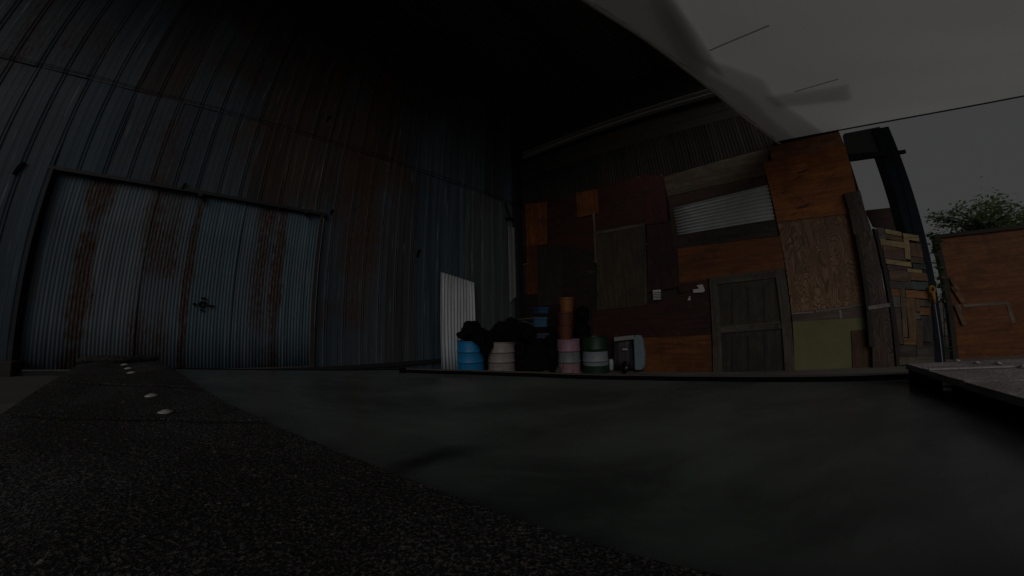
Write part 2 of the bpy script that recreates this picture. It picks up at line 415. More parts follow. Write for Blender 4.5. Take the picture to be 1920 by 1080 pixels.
def course(u0, u1, z0f, z1, w):
    n = max(1, round((u1-u0)/SW)); st = (u1-u0)/n
    for i in range(n):
        a0, a1_ = u0+i*st, u0+(i+1)*st
        wall_sheet(a0, a1_+.012, z0f(a0), z1, w+(i % 2)*.005, sheet_colour((a0+a1_)/2, (z0f(a0)+z1)/2))
SEAM = 4.93
course(-9.2, DU0-.02, lambda u: apron_z(u)+.02, SEAM, 0)
course(DU0-.02, DU1+.02, lambda u: DZ1, SEAM, 0)
course(DU1+.02, 5.66, lambda u: apron_z(u+.6)+.02, SEAM, 0)
course(-9.2, 5.66, lambda u: SEAM-.09, 8.25, .013)
b = MB(); b.box(L(-1.8, SEAM+2.2, -.12), D1*7.5, N1*.03, Z*2.2); 
b.obj('backing', M['dark_wood'], wall)
b = MB(); b.box(L(-6.5, 2.55, -.12), D1*2.72, N1*.03, Z*2.2); b.box(L(3.05, 2.5, -.12), D1*2.6, N1*.03, Z*2.3)
b.obj('backing', M['dark_wood'], wall)
b = MB(); b.box(L(-1.66, .42, .03), D1*7.3, N1*.05, Z*.035)
b.obj('base_rail', M['black_steel'], wall)
for px, py, s in ((35, 315, .09), (617, 221, .07), (785, 474, .085), (622, 396, .05), (345, 348, .05)):      # torn holes
    u, z = lw(px, py, .04); m = MB()
    pts = [L(u+s*q*.55, z+s*r*1.1, .04) for q, r in ((-1, -1), (-.3, -1.1), (.2, -.2), (1, 1), (.1, .9), (-.5, .3))]
    m.prism(pts, [p+N1*-.02 for p in pts]); m.obj('torn_flap', M['black'], wall)
m = MB()                                                                                                   # bracket and conduit by the corner
for pts in (((948, 382), (957, 408)), ((948, 408), (986, 414)), ((975, 300), (983, 352))):
    q = [lw(x, y, .08) for x, y in pts]; m.tube([L(u, z, .08) for u, z in q], .03)
m.obj('pipe_bracket', M['black_steel'], wall)
# conduit lines along the seam
m = MB(); m.tube([L(-9+i*.6, SEAM-.03+.012*math.sin(i*2.3), .045) for i in range(25)], .006, 6); m.obj('seam_cable', M['rope'], wall)

ps = [lw(953, 470, .05), lw(975.5, 470, .05), lw(965, 568, .05), lw(965, 428, .05)]
uu = [ps[0][0]+(ps[1][0]-ps[0][0])*k/12 for k in range(13)]; m = MB()
m.grid(13, 4, lambda i, j: L(uu[i], ps[2][1]+(ps[3][1]-ps[2][1])*j/3+(.35*(i/12) if j == 0 else 0), .055+.016*abs(math.sin(i*math.pi/4))), N1*-.004)
m.obj('sun_patch_sheet', M['tin_wall'], wall, color=(.30, .30, .29))  # pale panel that paints a sun patch onto the wall by the corner
# corner post
cpost = thing('corner_post', L(5.5, 0, .3), 'dark timber post standing in the shed corner between metal and plywood walls', 'post')
m = MB(); q0 = R(rw(970, 560)[0]+.13, 0); m.box(q0+N2*.16+Z*4.1, D2*.12, N2*.12, Z*4.08); m.obj('shaft', M['black_steel'], cpost)
m = MB(); m.box(q0+N2*.16+Z*4.92, D2*.16, N2*.16, Z*.07); m.obj('collar', M['black_steel'], cpost)

# ------------------------------------------------------------------ big corrugated double door
door = thing('sliding_door', L((DU0+DU1)/2, .42), 'wide rusty corrugated metal door with blue grey sheets in the steel wall', 'door')
def corr(t): return math.cos(2*math.pi*t)
def corrugated(frame, u0, u1, z0, z1, w, pitch, amp, mat, parent, col, name='corrugated_sheet', n=6, wob=.006, nv=5, thick=None, horiz=False, tilt=0):
    """frame(u, z, w) -> point; ribs run upright (or along u when horiz)."""
    ph = random.random()*7
    if not horiz:
        k = max(2, int((u1-u0)/pitch*n)+1)
        fn = lambda i, j: (lambda u, v: frame(u, z0+(z1-z0)*v, w+amp*corr(u/pitch)+wob*math.sin(3*u+ph+5*v)+tilt*(1-v)))(u0+(u1-u0)*i/(k-1), j/(nv-1))
        m = MB(); m.grid(k, nv, fn, thick)
    else:
        k = max(2, int((z1-z0)/pitch*n)+1)
        fn = lambda i, j: (lambda z, v: frame(u0+(u1-u0)*v, z, w+amp*corr(z/pitch)+wob*math.sin(3*z+ph+5*v)))(z0+(z1-z0)*j/(k-1), i/(nv-1))
        m = MB(); m.grid(nv, k, fn, thick)
    o = m.obj(name, mat, parent, color=col)
    for p in o.data.polygons: p.use_smooth = True
    return o
ed = [DU0, lw(175, 500)[0], lw(262, 500)[0], us[1], lw(440, 500)[0], us[2], DU1]
cols = [(0.155, .195, .228), (.175, .208, .234), (.152, .194, .228), (.126, .188, .224), (.144, .190, .230), (.132, .192, .228)]
for i in range(6):
    corrugated(L, ed[i]-(.03 if i else 0), ed[i+1]+.02, apron_z(ed[i])+.06, DZ1+.03-(.02*(i % 2)), -.075+.014*(i % 2), .050, .0075, M['tin_door'], door, cols[i], thick=N1*-.003)
m = MB(); m.box(L((DU0+DU1)/2, DZ1+.015, -.01), D1*((DU1-DU0)/2+.06), N1*.035, Z*.028)
m.box(L(DU0+.015, DZ1*.5+.2, -.015), D1*.016, N1*.06, Z*(DZ1*.5-.2)); m.obj('door_frame', M['black_steel'], door)
m = MB(); m.box(L(DU1-.02, DZ1*.5+.2, -.0), D1*.032, N1*.05, Z*(DZ1*.5-.22)); m.obj('door_post', M['dark_wood'], door)
m = MB(); m.box(L(lw(24, 697)[0], .50, .07), D1*.09, N1*.09, Z*.10); m.obj('floor_stop', M['dark_wood'], door, bevel=.01)
for px, py in ((377, 366), (608, 404), (574, 398)):
    u, z = lw(px, py, .05); m = MB(); m.tube([L(u, z, -.02), L(u, z, .10)], .035, 8); m.obj('track_roller', M['black_steel'], door)
u, z = lw(379.5, 571, -.05); m = MB()                           # round latch with four bars
m.tube([L(u+.040*math.cos(t*math.pi/8), z+.04*math.sin(t*math.pi/8), -.04) for t in range(17)], .013, 6, False)
for du, dz, hu, hz in ((-.115, 0, .016, .016), (.13, -.012, .040, .008), (.01, .10, .032, .010), (0, -.085, .024, .009)):
    m.box(L(u+du, z+dz, -.035), D1*hu, N1*.02, Z*hz)
m.tube([L(u+.04, z-.01, -.04), L(u+.12, z-.012, -.04)], .007, 6); m.tube([L(u+.04, z+.025, -.04), L(u+.066, z+.032, -.04)], .010, 6)
m.obj('latch', M['black'], door)

# ------------------------------------------------------------------ plywood wall on the right
pw = thing('plywood_wall', R(0, 0), 'shed wall patched from many brown and orange plywood boards, facing the tank', 'wall')
def board(pts, w, col, mat='ply', name='plywood_board', th=.016, parent=None, wob=True, label=None):
    q = [rw(x, y, w) for x, y in pts]
    q = [(u, max(z, .0)) for u, z in q]
    m = MB(); m.prism([R(u, z, w+(random.uniform(-.004, .004) if wob else 0)) for u, z in q], [R(u, z, w-th) for u, z in q])
    o = m.obj(name, M[mat], parent or pw, color=col)
    if label: o['label'] = label
    return o
DKRED, RED, ORANGE, ORDIM = (0.052, .013, .007), (.075, .016, .008), (.215, .068, .011), (.17, .055, .012)
# backing corrugated gable sheets, seen above the boards
gu0, gu1 = rw(978, 380)[0]-.15, 3.95
n = 9
for i in range(n):
    a0 = gu0+(gu1-gu0)*i/n; a1_ = gu0+(gu1-gu0)*(i+1)/n
    corrugated(R, a0, a1_+.03, 3.0, 5.80, -.03-.004*(i % 2), .076, .010, M['tin_gable'], pw, random.choice([(0.05, .042, .036), (.058, .048, .042), (.042, .036, .032)]), 'gable_sheet', thick=N2*-.003)
m = MB(); m.box(R((gu0+3.95)/2, 1.5, -.07), D2*((3.95-gu0)/2), N2*.02, Z*1.5); m.obj('stud_backing', M['dark_wood'], pw)
for k, zz in enumerate((5.94, 6.24, 6.53, 6.81, 7.02, 7.25, 7.55, 7.85, 8.12)):
    m = MB(); m.box(R((gu0+3.9)/2, zz, -.10+.01*(k % 2)), D2*((3.9-gu0)/2), N2*.02, Z*.152); m.obj('gable_plank', M['dark_wood'], pw)
B = board
B([(984, 550), (1120, 545), (1126, 712), (984, 712)], .004, (.022, .013, .010))
B([(1112, 560), (1214, 545), (1212, 712), (1114, 712)], .006, (.040, .018, .013))
B([(985, 384), (1025, 378), (1026, 458), (987, 462)], .022, ORANGE, 'ply_v', label='orange plywood board with dark stencilled letters')
B([(1024, 374), (1084, 364), (1118, 352), (1119, 496), (1026, 500)], .008, DKRED)
B([(1080, 362), (1120, 354), (1122, 400), (1083, 408)], .030, (.20, .068, .012), 'ply_v')
B([(1119, 349), (1213, 326), (1212, 420), (1118, 434)], .012, (.058, .014, .008))
B([(1208, 327), (1245, 330), (1252, 416), (1209, 422)], .026, (.075, .013, .007), 'ply_v')
B([(1212, 420), (1266, 412), (1274, 538), (1214, 548)], .012, (.045, .015, .009), 'ply_v')
B([(1118, 434), (1208, 418), (1213, 572), (1119, 582)], .030, (.072, .058, .036), 'ply_v', 'old_door_panel')
B([(1118, 434), (1208, 418), (1208, 423), (1118, 440)], .046, (.12, .11, .09), 'ply', 'batten')
B([(1204, 424), (1209, 422), (1213, 571), (1208, 572)], .046, (.10, .09, .07), 'ply_v', 'batten')
B([(1111, 401), (1115, 400), (1119, 492), (1115, 493)], .040, (.22, .15, .11), 'ply_v', 'batten')
B([(987, 462), (1006, 460), (1008, 551), (988, 553)], .020, (.12, .032, .008), 'ply_v')
B([(1006, 461), (1052, 458), (1054, 570), (1008, 574)], .018, (.036, .030, .022), 'ply_v', 'slatted_board')
B([(1052, 458), (1112, 470), (1117, 588), (1054, 592)], .014, (.026, .016, .013))
B([(1110, 584), (1330, 540), (1334, 632), (1112, 640)], .020, (.050, .015, .010))
B([(1272, 530), (1330, 520), (1331, 541), (1274, 550)], .016, (.058, .017, .010))
B([(1207, 633), (1333, 628), (1336, 712), (1206, 712)], .028, (.175, .058, .011))
B([(1234, 323), (1246, 331), (1443, 277), (1436, 329), (1251, 368), (1246, 340)], .024, (.125, .092, .055), label='pale grey brown plywood board under the gable')
B([(1251, 368), (1435, 329), (1440, 348), (1262, 392)], .012, (.085, .045, .028), 'ply', 'window_head')
B([(1251, 368), (1262, 391), (1272, 466), (1264, 470)], .018, (.06, .035, .025), 'ply_v', 'window_jamb')
B([(1268, 442), (1453, 411), (1459, 441), (1270, 466)], .024, (.048, .036, .025), 'ply', 'window_sill')
B([(1270, 466), (1462, 442), (1472, 506), (1328, 524), (1274, 531)], .018, (.20, .066, .012))
# galvanised shutter of sideways corrugations
q = [rw(*p, .02) for p in ((1262, 391), (1440, 347), (1453, 411), (1270, 441))]
k = 90; m = MB()
def shut(i, j):
    v = j/(k-1); u_ = i/5
    a = (q[3][0]+(q[0][0]-q[3][0])*v, q[3][1]+(q[0][1]-q[3][1])*v); bb = (q[2][0]+(q[1][0]-q[2][0])*v, q[2][1]+(q[1][1]-q[2][1])*v)
    return R(a[0]+(bb[0]-a[0])*u_, a[1]+(bb[1]-a[1])*u_, .008+.020*math.cos(v*2*math.pi*9+.4*math.sin(3*u_)))
m.grid(6, k, shut, N2*-.003); o = m.obj('corrugated_shutter', flat('shutter_tin', (.50, .52, .52), .55, .0, .22, 5), pw, True)
B([(1442, 275), (1573, 247), (1584, 275), (1447, 300)], .022, (.32, .135, .055))
B([(1431, 307), (1446, 300), (1585, 274), (1613, 398), (1457, 416)], .036, (.44, .15, .028), label='large bright orange plywood board at the wall end')
B([(1457, 416), (1613, 398), (1630, 568), (1484, 586)], .020, (.33, .195, .115), 'ply_swirl', label='plywood board with swirling open grain')
B([(1484, 586), (1630, 568), (1633, 594), (1486, 603)], .026, (.13, .10, .08), 'ply', 'grey_band')
B([(1486, 603), (1634, 594), (1644, 712), (1490, 712)], .018, (.16, .165, .045), 'olive', label='olive yellow painted board')
B([(1596, 620), (1636, 617), (1645, 712), (1600, 712)], .036, (.115, .062, .036), 'ply_v')
for pts in (((1484, 587), (1525, 584), (1525, 586), (1484, 589)), ((1530, 582), (1628, 569), (1628, 571), (1530, 585)), ((1573, 582), (1577, 582), (1579, 597), (1575, 597))):
    B(pts, .030, (.34, .34, .33), 'ply', 'tape_mark', .003)
B([(1606, 380), (1616, 396), (1640, 520), (1633, 560), (1616, 430)], .012, (.05, .034, .026), 'ply_v', 'edge_strip')
for x, y, sc_ in ((1505, 322, 1.0), (1497, 333, .7), (1508, 387, 1.1), (1470, 360, .6), (1488, 402, .5), (1560, 330, .4)):      # dark knots and pitch streaks
    u, z = rw(x, y, .036); m = MB(); pts = [(-1, .0), (-.45, .22), (-.1, .10), (.3, .30), (1, .12), (.4, -.05), (.15, -.22), (-.4, -.12)]
    q = [R(u+a_*.17*sc_, z+b_*.11*sc_+a_*.03, .0375) for a_, b_ in pts]; m.prism(q, [p-N2*.004 for p in q]); m.obj('pitch_streak', M['pitch'], pw)
# black stencil figures on the orange board (upright lettering, partly worn away)
u0, z0 = rw(1022, 421, .024)
fc = bpy.data.curves.new('stencil', 'FONT'); fc.body = 'V80V'; fc.size = .30; fc.extrude = .001; fc.align_x = 'CENTER'; fc.align_y = 'CENTER'
tmp = bpy.data.objects.new('tmp', fc); COL.objects.link(tmp)
dg = bpy.context.evaluated_depsgraph_get(); me = bpy.data.meshes.new_from_object(tmp.evaluated_get(dg)); bpy.data.objects.remove(tmp)
me.materials.append(M['ink']); st = bpy.data.objects.new('stencil_lettering', me); COL.objects.link(st)
ax = -Z; ay = D2; az = N2
mt = Matrix(((ax.x, ay.x, az.x, 0), (ax.y, ay.y, az.y, 0), (ax.z, ay.z, az.z, 0), (0, 0, 0, 1))); mt.translation = R(u0-.03, z0, .027)
st.matrix_basis = mt; st.parent = pw; st.matrix_parent_inverse = parent_inv(pw)

# door in the plywood wall, built as ledged frame
dr = thing('plank_door', R(rw(1400, 600)[0], 0), 'grey weathered two panel door in the plywood wall under the orange board', 'door')
def dboard(pts, w, col, name, mat='ply_v', th=.03): return board(pts, w, col, mat, name, th, dr)
dboard([(1343, 531), (1454, 519), (1464, 604), (1347, 615)], .028, (.060, .052, .038), 'upper_panel')
dboard([(1350, 622), (1466, 612), (1473, 712), (1352, 712)], .028, (.052, .046, .034), 'lower_panel')
dboard([(1329, 520), (1344, 518), (1354, 712), (1337, 712)], .065, (.105, .095, .078), 'stile')
dboard([(1452, 506), (1471, 504), (1490, 712), (1472, 712)], .065, (.10, .09, .072), 'stile')
dboard([(1343, 518.5), (1453, 506.5), (1455, 520), (1345, 533)], .058, (.095, .085, .066), 'rail', 'ply')
dboard([(1347, 613), (1463, 602), (1465, 616), (1349, 625)], .058, (.095, .086, .07), 'rail', 'ply')
for z0, n in ((573, 3), (664, 3)):
    for i in range(n):
        x = 1372+i*30; h = 34
        dboard([(x-1, z0-h), (x+.6, z0-h), (x+2.2, z0+h), (x+.6, z0+h)], .033, (.022, .02, .016), 'panel_groove', th=.004)
u, z = rw(1458, 612, .08); m = MB(); m.tube([R(u, z-.06, .075), R(u, z-.06, .11), R(u, z+.06, .11), R(u, z+.06, .075)], .009, 6); m.obj('handle', M['black_steel'], dr)

# papers pinned to the wall
def paper(pts, label, w=.05):
    t = thing('paper_notice', R(*rw(*pts[0], w), w), label, 'paper')
    q = [rw(x, y, w) for x, y in pts]; m = MB(); m.prism([R(u, z, w+.004) for u, z in q], [R(u, z, w) for u, z in q]); m.obj('sheet', M['paper'], t)
    return t, q
t, q = paper([(1224, 544), (1239, 543), (1239, 561), (1225, 562)], 'square white printed notice on the dark red boards left of the door')
for k in range(4):
    z = q[0][1]+(q[3][1]-q[0][1])*(.30+.18*k); m = MB(); m.box(R((q[0][0]+q[1][0])/2, z, .0555), D2*.085, N2*.001, Z*.009); m.obj('text_line', M['ink'], t)
paper([(1306, 535), (1317, 533), (1322, 545), (1318, 548), (1300, 549), (1299, 543), (1311, 541)], 'crumpled torn white paper hanging beside the door frame top')
paper([(1292, 556), (1294, 555), (1295, 563), (1289, 563)], 'small torn white scrap pinned between two larger papers')

# ------------------------------------------------------------------ roof over the corner, beam, pole
PZ = 4.85
E0 = Vector((5.9879, 3.9688, 0)); PD = Vector((-0.9271, -0.3748, 0)).normalized(); PN = Vector((PD.y, -PD.x, 0))
if PN.y > 0: PN = -PN                                         # out of the shed, towards the camera
def along(p, d, q, e):                                        # distance from p along d to the line (q, e)
    n = Vector((e.y, -e.x, 0)); return (q-p).dot(n)/d.dot(n)
roof = thing('shed_roof', L(5, 8.2), 'dark corrugated shed roof high over the corner, seen from underneath', 'roof')
u = -9.2
while u < 8.2:
    u1 = min(u+.9, 8.2)
    def edge(uu):
        p = D1*uu+N1*C1
        s0 = -.2
        if uu > 5.69: s0 = (C2-.15-p.dot(N2))/N1.dot(N2)
        s1 = along(p, N1, E0+PN*1.25, PD); return p, s0, s1  # unseen overhang past the pole, lengthened to shade the walls
    k = int((u1-u)/.15)+1; ok = edge(u)[2] > edge(u)[1]+.2 and edge(u1)[2] > edge(u1)[1]+.2
    if ok:
        def fn(i, j):
            uu = u+(u1+.03-u)*i/(k*4); p, s0, s1 = edge(uu); s = s0+(s1-s0)*j/3
            return p+N1*s+Z*(8.24-.05*s+.014*math.cos(uu/.15*2*math.pi))
        m = MB(); m.grid(k*4+1, 4, fn, Z*-.006); m.obj('roof_sheet', M['roof'], roof, color=(.10, .085, .075))
    u += .9
for s in (1.2, 3.0, 4.8, 6.6):                                # purlins parallel to the steel wall
    p = D1*-9+N1*(C1+s)
    e1 = min(along(p, D1, E0+PN*.2, PD) if D1.cross(PD).z != 0 else 99, 99); s2 = along(p, D1, D2*0+N2*(C2+.02), D2)
    a0 = max(0, along(p, D1, E0+PN*.2, PD)); b1 = s2
    if b1 > a0+.3:
        m = MB(); c = p+D1*((a0+b1)/2); m.box(c+Z*(8.12-.05*s), D1*((b1-a0)/2), N1*.05, Z*.09); m.obj('purlin', M['dark_wood'], roof)
m = MB(); p0, p1 = E0+PN*1.1+PD*-.3, E0+PN*1.1+PD*16
m.box((p0+p1)/2+Z*7.72, (p1-p0)/2, PN*.06, Z*.12); m.obj('edge_beam', M['dark_wood'], roof)

bm_ = thing('steel_beam', R(-1, 6.7), 'long grey steel channel running level across the dark gable', 'beam')
ba, bb = rw(978, 291, .2), rw(1352, 167, .2); zb = (ba[1]+bb[1])/2; bu0, bu1 = ba[0], 3.9
for nm, dz, dw, hz, hw in (('flange', .075, .14, .006, .07), ('web', 0, .08, .068, .008), ('flange', -.075, .14, .006, .07), ('lip', .0, .10, .006, .010)):
    m = MB(); m.box(R((bu0+bu1)/2, zb+dz, dw), D2*((bu1-bu0)/2), N2*hw, Z*hz); m.obj(nm, M['beam_steel'], bm_)

PP = [flr(x, y, PZ) for x, y in ((1466, 272), (1460, 268), (1395, 219), (1339, 171.5), (1277, 122.5), (1207, 70), (1129.5, 21.5), (1080, -12))]
PP.append(PP[-1]+(PP[-1]-PP[-2]).normalized()*5); PL_ = [0]
for a_, b_ in zip(PP, PP[1:]): PL_.append(PL_[-1]+(b_-a_).length)
def pole_pt(t, z=0):
    t += .12
    for i in range(len(PP)-1):
        if t <= PL_[i+1] or i == len(PP)-2:
            return PP[i]+(PP[i+1]-PP[i])*((t-PL_[i])/(PL_[i+1]-PL_[i]))+Z*z
pole = MB(); pole.tube([pole_pt(-.12+.42*i, -.02) for i in range(20)], .026, 10)
tag(pole.obj('canopy_pole', flat('galvanised_pipe', (0.74, .74, .72), .45, 0), None, True), 'straight grey pipe along the edge of the translucent canopy', 'pole')

# ------------------------------------------------------------------ translucent canopy
tp = thing('canopy_tarp', E0+Z*PZ, 'pale translucent tarpaulin canopy stretched from the pole over the yard', 'tarpaulin')
far0 = R(rw(1455, 270)[0], PZ-.02); far1 = R(10.2, PZ+.06)
near0 = pole_pt(7.1); near1 = Vector((8.2, -1.9, PZ+.08))
def tarp_pt(a, b, dz=0):
    p = pole_pt(7.1*b)*(1-a)+(far1*(1-b)+near1*b)*a
    sag = -.05*math.sin(math.pi*min(a*1.0, 1))*math.sin(math.pi*b)
    rip = .4*.018*math.sin(9*a+4*b*3)+.003*math.sin(31*b+6*a)+.008*math.sin(60*a*(1-.3*b))*max(0, .25-a)
    return p+Z*(sag+rip*math.sin(math.pi*min(1, max(0, a)))*1.0+.045+dz)
m = MB(); m.grid(61, 41, lambda i, j: tarp_pt(i/60, j/40)); m.obj('sheet', M['tarp'], tp, True)
m = MB(); m.tube([far0+(far1-far0)*(i/12)+Z*(.05-.03*math.sin(math.pi*i/12)) for i in range(13)], .016, 6); m.obj('edge_rope', M['rope'], tp)
m = MB(); m.tube([pole_pt(.2+.6*i, .05+.012*(i % 2)) for i in range(12)], .012, 6); m.obj('lashing', M['rope'], tp)
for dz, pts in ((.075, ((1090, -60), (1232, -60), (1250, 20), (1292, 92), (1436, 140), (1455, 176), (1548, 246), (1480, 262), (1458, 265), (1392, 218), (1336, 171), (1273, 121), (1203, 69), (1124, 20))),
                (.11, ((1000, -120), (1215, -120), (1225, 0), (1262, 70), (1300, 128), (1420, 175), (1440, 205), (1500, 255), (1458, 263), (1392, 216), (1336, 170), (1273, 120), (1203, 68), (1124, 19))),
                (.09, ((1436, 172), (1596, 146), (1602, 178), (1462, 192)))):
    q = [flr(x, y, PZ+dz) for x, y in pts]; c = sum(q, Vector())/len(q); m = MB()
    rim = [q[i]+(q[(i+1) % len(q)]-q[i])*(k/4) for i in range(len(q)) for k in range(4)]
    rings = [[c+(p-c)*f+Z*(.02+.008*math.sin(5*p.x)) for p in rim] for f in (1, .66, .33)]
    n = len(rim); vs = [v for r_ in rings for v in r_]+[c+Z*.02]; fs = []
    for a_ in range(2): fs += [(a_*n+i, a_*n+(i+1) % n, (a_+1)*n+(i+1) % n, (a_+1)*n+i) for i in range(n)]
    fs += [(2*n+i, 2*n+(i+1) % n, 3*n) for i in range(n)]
    m.add(vs, fs); m.obj('shade_layer', M['film'], tp, True)  # added layer shaped like the roof's shadow on the canopy
for (x0, y0), (x1, y1) in (((1330, 95), (1442, 48)), ((1490, 172), (1572, 148))):
    pa, pb = flr(x0, y0, PZ+.03), flr(x1, y1, PZ+.03); m = MB(); m.box((pa+pb)/2, (pb-pa)/2, (pb-pa).normalized().cross(Z)*.012, Z*.003); m.obj('seam', M['film'], tp)

# ------------------------------------------------------------------ steel portal at the wall end
pt_ = thing('steel_portal', R(rw(1770, 677)[0], 0), 'tall blue black steel column with a short header beside the plywood wall end', 'column')
cu = [rw(x, y, .0)[0] for x, y in ((1642, 240), (1672, 236), (1740, 676), (1785, 676))]
def pq(pts, w, th, mat, name, parent):
    q = [rw(x, y, w) for x, y in pts]; m = MB(); m.prism([R(u, max(z, 0), w) for u, z in q], [R(u, max(z, 0), w-th) for u, z in q]); return m.obj(name, mat, parent, bevel=.008)
cl = [(1641, 241), (1668, 234), (1693, 285), (1712, 345), (1728, 395), (1746, 470), (1766, 560), (1785, 690), (1745, 690), (1732, 600), (1716, 500), (1698, 420), (1676, 340), (1660, 290)]
ul0, ul1 = rw(1668, 330)[0], rw(1702, 330)[0]
zt = rw(1660, 238)[1]
m = MB(); m.box(R((ul0+ul1)/2, zt/2, -.02), D2*((ul1-ul0)/2), N2*.018, Z*zt/2)
m.box(R(ul0+.015, zt/2, -.14), D2*.015, N2*.10, Z*zt/2); m.box(R((ul0+ul1)/2+.02, zt/2, -.28), D2*((ul1-ul0)/2), N2*.016, Z*zt/2); m.obj('column', M['blue_steel'], pt_)
pq([(1583, 250), (1650, 237), (1658, 290), (1592, 300)], -.04, .10, flat('header_steel', (.045, .043, .042), .7), 'header', pt_)
pq([(1590, 289), (1662, 282), (1665, 292), (1594, 302)], .03, .05, M['blue_steel'], 'header_flange', pt_)
u, z = rw(1692, 284); m = MB(); m.box(R(u, z, -.03), D2*.07, N2*.03, Z*.035); m.obj('bolt_plate', M['blue_steel'], pt_)
m = MB(); m.tube([R((ul0+ul1)/2+.03*math.sin(i), .3+.45*i, .012) for i in range(10)], .005, 5); m.obj('cable', M['blue_steel'], pt_)
# grey timber post leaning at the wall end
tpq = thing('timber_post', R(rw(1655, 690)[0], 0), 'rough weathered timber plank standing upright against the plywood wall end', 'post')
q = [rw(x, y, .12) for x, y in ((1582, 362), (1612, 358), (1679, 700), (1637, 700))]
m = MB(); k = 9
def plank(i, j):
    v = j/k; a = (q[3][0]+(q[0][0]-q[3][0])*v, (q[0][1])*v); b2 = (q[2][0]+(q[1][0]-q[2][0])*v, q[1][1]*v)
    s = i/4; return R(a[0]+(b2[0]-a[0])*s+.012*math.sin(j*1.7+i), max(0, a[1]+(b2[1]-a[1])*s), .12+.018*math.sin(math.pi*s)+.004*math.sin(j*3))
m.grid(5, k+1, plank, N2*-.07); m.obj('plank', M['ply_swirl'], tpq, color=(.125, .09, .07))
q2 = [rw(x, y, .15) for x, y in ((1603, 440), (1609, 438), (1640, 650), (1630, 650))]
m = MB(); m.prism([R(u, z, .15) for u, z in q2], [R(u, z, .11) for u, z in q2]); m.obj('bark_strip', M['dark_wood'], tpq)
m = MB(); q3 = [rw(x, y, .155) for x, y in ((1628, 574), (1668, 568), (1669, 575), (1629, 581))]; m.prism([R(u, z, .155) for u, z in q3], [R(u, z, .137) for u, z in q3]); m.obj('chalk_band', M['ply'], tpq, color=(.32, .31, .29))
m = MB(); q4 = [rw(x, y, .11) for x, y in ((1638, 428), (1645, 430), (1692, 700), (1682, 700))]; m.prism([R(u, max(z, 0), .11) for u, z in q4], [R(u, max(z, 0), .04) for u, z in q4])
tag(m.obj('dark_post', M['dark_wood']), 'thin dark gate post between the weathered plank and the patchwork gate', 'post')

# patchwork pallet wood gate behind the wall line
gate = thing('patchwork_gate', R(rw(1700, 660)[0], 0, -.2), 'gate patched from short multicoloured pallet boards beside the steel column', 'gate')
GA, GB = R(rw(1668, 520, .10)[0], 0, .10), R(rw(1742, 560, .06)[0], 0, .06)
gd = (GB-GA).normalized(); gn = Vector((gd.y, -gd.x, 0)); gn = -gn if gn.dot(GA) > 0 else gn
def gt(px, py, w=0):
    r = ray(px, py); p = O+r*((GA-O+gn*w).dot(gn)/r.dot(gn)); return p
def gboard(pts, col, w=0.0):
    p = [gt(x, y, w) for x, y in pts]; p = [Vector((v.x, v.y, max(v.z, .02))) for v in p]
    m = MB(); m.prism(p, [v-gn*.022 for v in p]); m.obj('pallet_board', M['ply'] if abs(pts[0][0]-pts[1][0]) > abs(pts[0][1]-pts[3][1]) else M['ply_v'], gate, color=col)
YE, BR, GY, OR, TE = (.42, .35, .18), (.20, .115, .065), (.17, .155, .145), (.36, .17, .065), (.10, .16, .16)
def gq(x0, y0, x1, y1, col, w=0, sl=.16, lean=.17):           # slanting boards drawn on the gate: x shifts with height
    gboard([(x0, y0), (x1, y0+(x1-x0)*sl), (x1+(y1-y0)*lean, y1+(x1-x0)*sl), (x0+(y1-y0)*lean, y1)], col, w)
gq(1645, 426, 1657, 449, GY, .012); gq(1659, 429, 1690, 437, YE, .01, .2); gq(1658, 438, 1692, 447, BR, 0, .2)
gq(1650, 448, 1695, 459, YE, .015, .14); gq(1655, 460, 1697, 475, BR, .0, .14); gq(1657, 474, 1698, 484, (.14, .09, .085), .005, .12)
gq(1660, 485, 1708, 494, YE, .014, .14); gq(1663, 496, 1702, 506, (.12, .08, .07), 0, .12); gq(1666, 507, 1705, 526, (.17, .115, .07), .006, .06)
gq(1693, 437, 1722, 448, YE, .016, .16); gq(1694, 447, 1704, 485, YE, .014, .16, .10); gq(1704, 455, 1727, 480, BR, .004, .12)
gq(1706, 481, 1730, 492, (.16, .10, .07), .008, .1); gq(1711, 494, 1735, 503, (.05, .075, .07), .0, .08); gq(1701, 503, 1728, 510, YE, .012, .1)
gq(1706, 511, 1738, 525, (.22, .12, .06), .006, .06); gq(1668, 527, 1710, 540, (.11, .105, .10), .01, .05); gq(1710, 528, 1740, 543, TE, .008, .04)
gq(1671, 541, 1686, 554, OR, .01, .04); gq(1687, 541, 1696, 632, (.19, .145, .10), .016, .02, .07); gq(1697, 543, 1744, 557, OR, .01, .09)
gq(1673, 555, 1687, 576, GY, .004, .02); gq(1676, 577, 1690, 645, (.145, .10, .085), .0, .02, .10); gq(1698, 558, 1715, 634, (.20, .12, .06), .008, .04, .09)
gq(1715, 560, 1724, 584, (.17, .12, .07), .004, .05, .05); gq(1725, 562, 1745, 574, (.15, .125, .11), .012, .05, .03); gq(1724, 576, 1744, 590, OR, .004, .06, .03)
gq(1716, 586, 1726, 598, GY, .01, .04, .03); gq(1727, 592, 1746, 640, (.075, .072, .07), .0, .05, .04); gq(1717, 600, 1729, 650, (.12, .09, .06), .012, .04, .04)
gq(1694, 634, 1718, 646, (.23, .125, .05), .01, .02, .05); gq(1686, 647, 1718, 668, (.085, .075, .07), 0, .02, .04); gq(1719, 648, 1750, 672, (.10, .09, .085), .004, .02, .04)
gq(1686, 669, 1752, 684, (.15, .125, .10), .014, .01, .04)
m = MB(); pts = [gt(x, y, -.03) for x, y in ((1648, 430), (1724, 446), (1754, 690), (1690, 690))]; pts = [Vector((v.x, v.y, max(v.z, 0))) for v in pts]
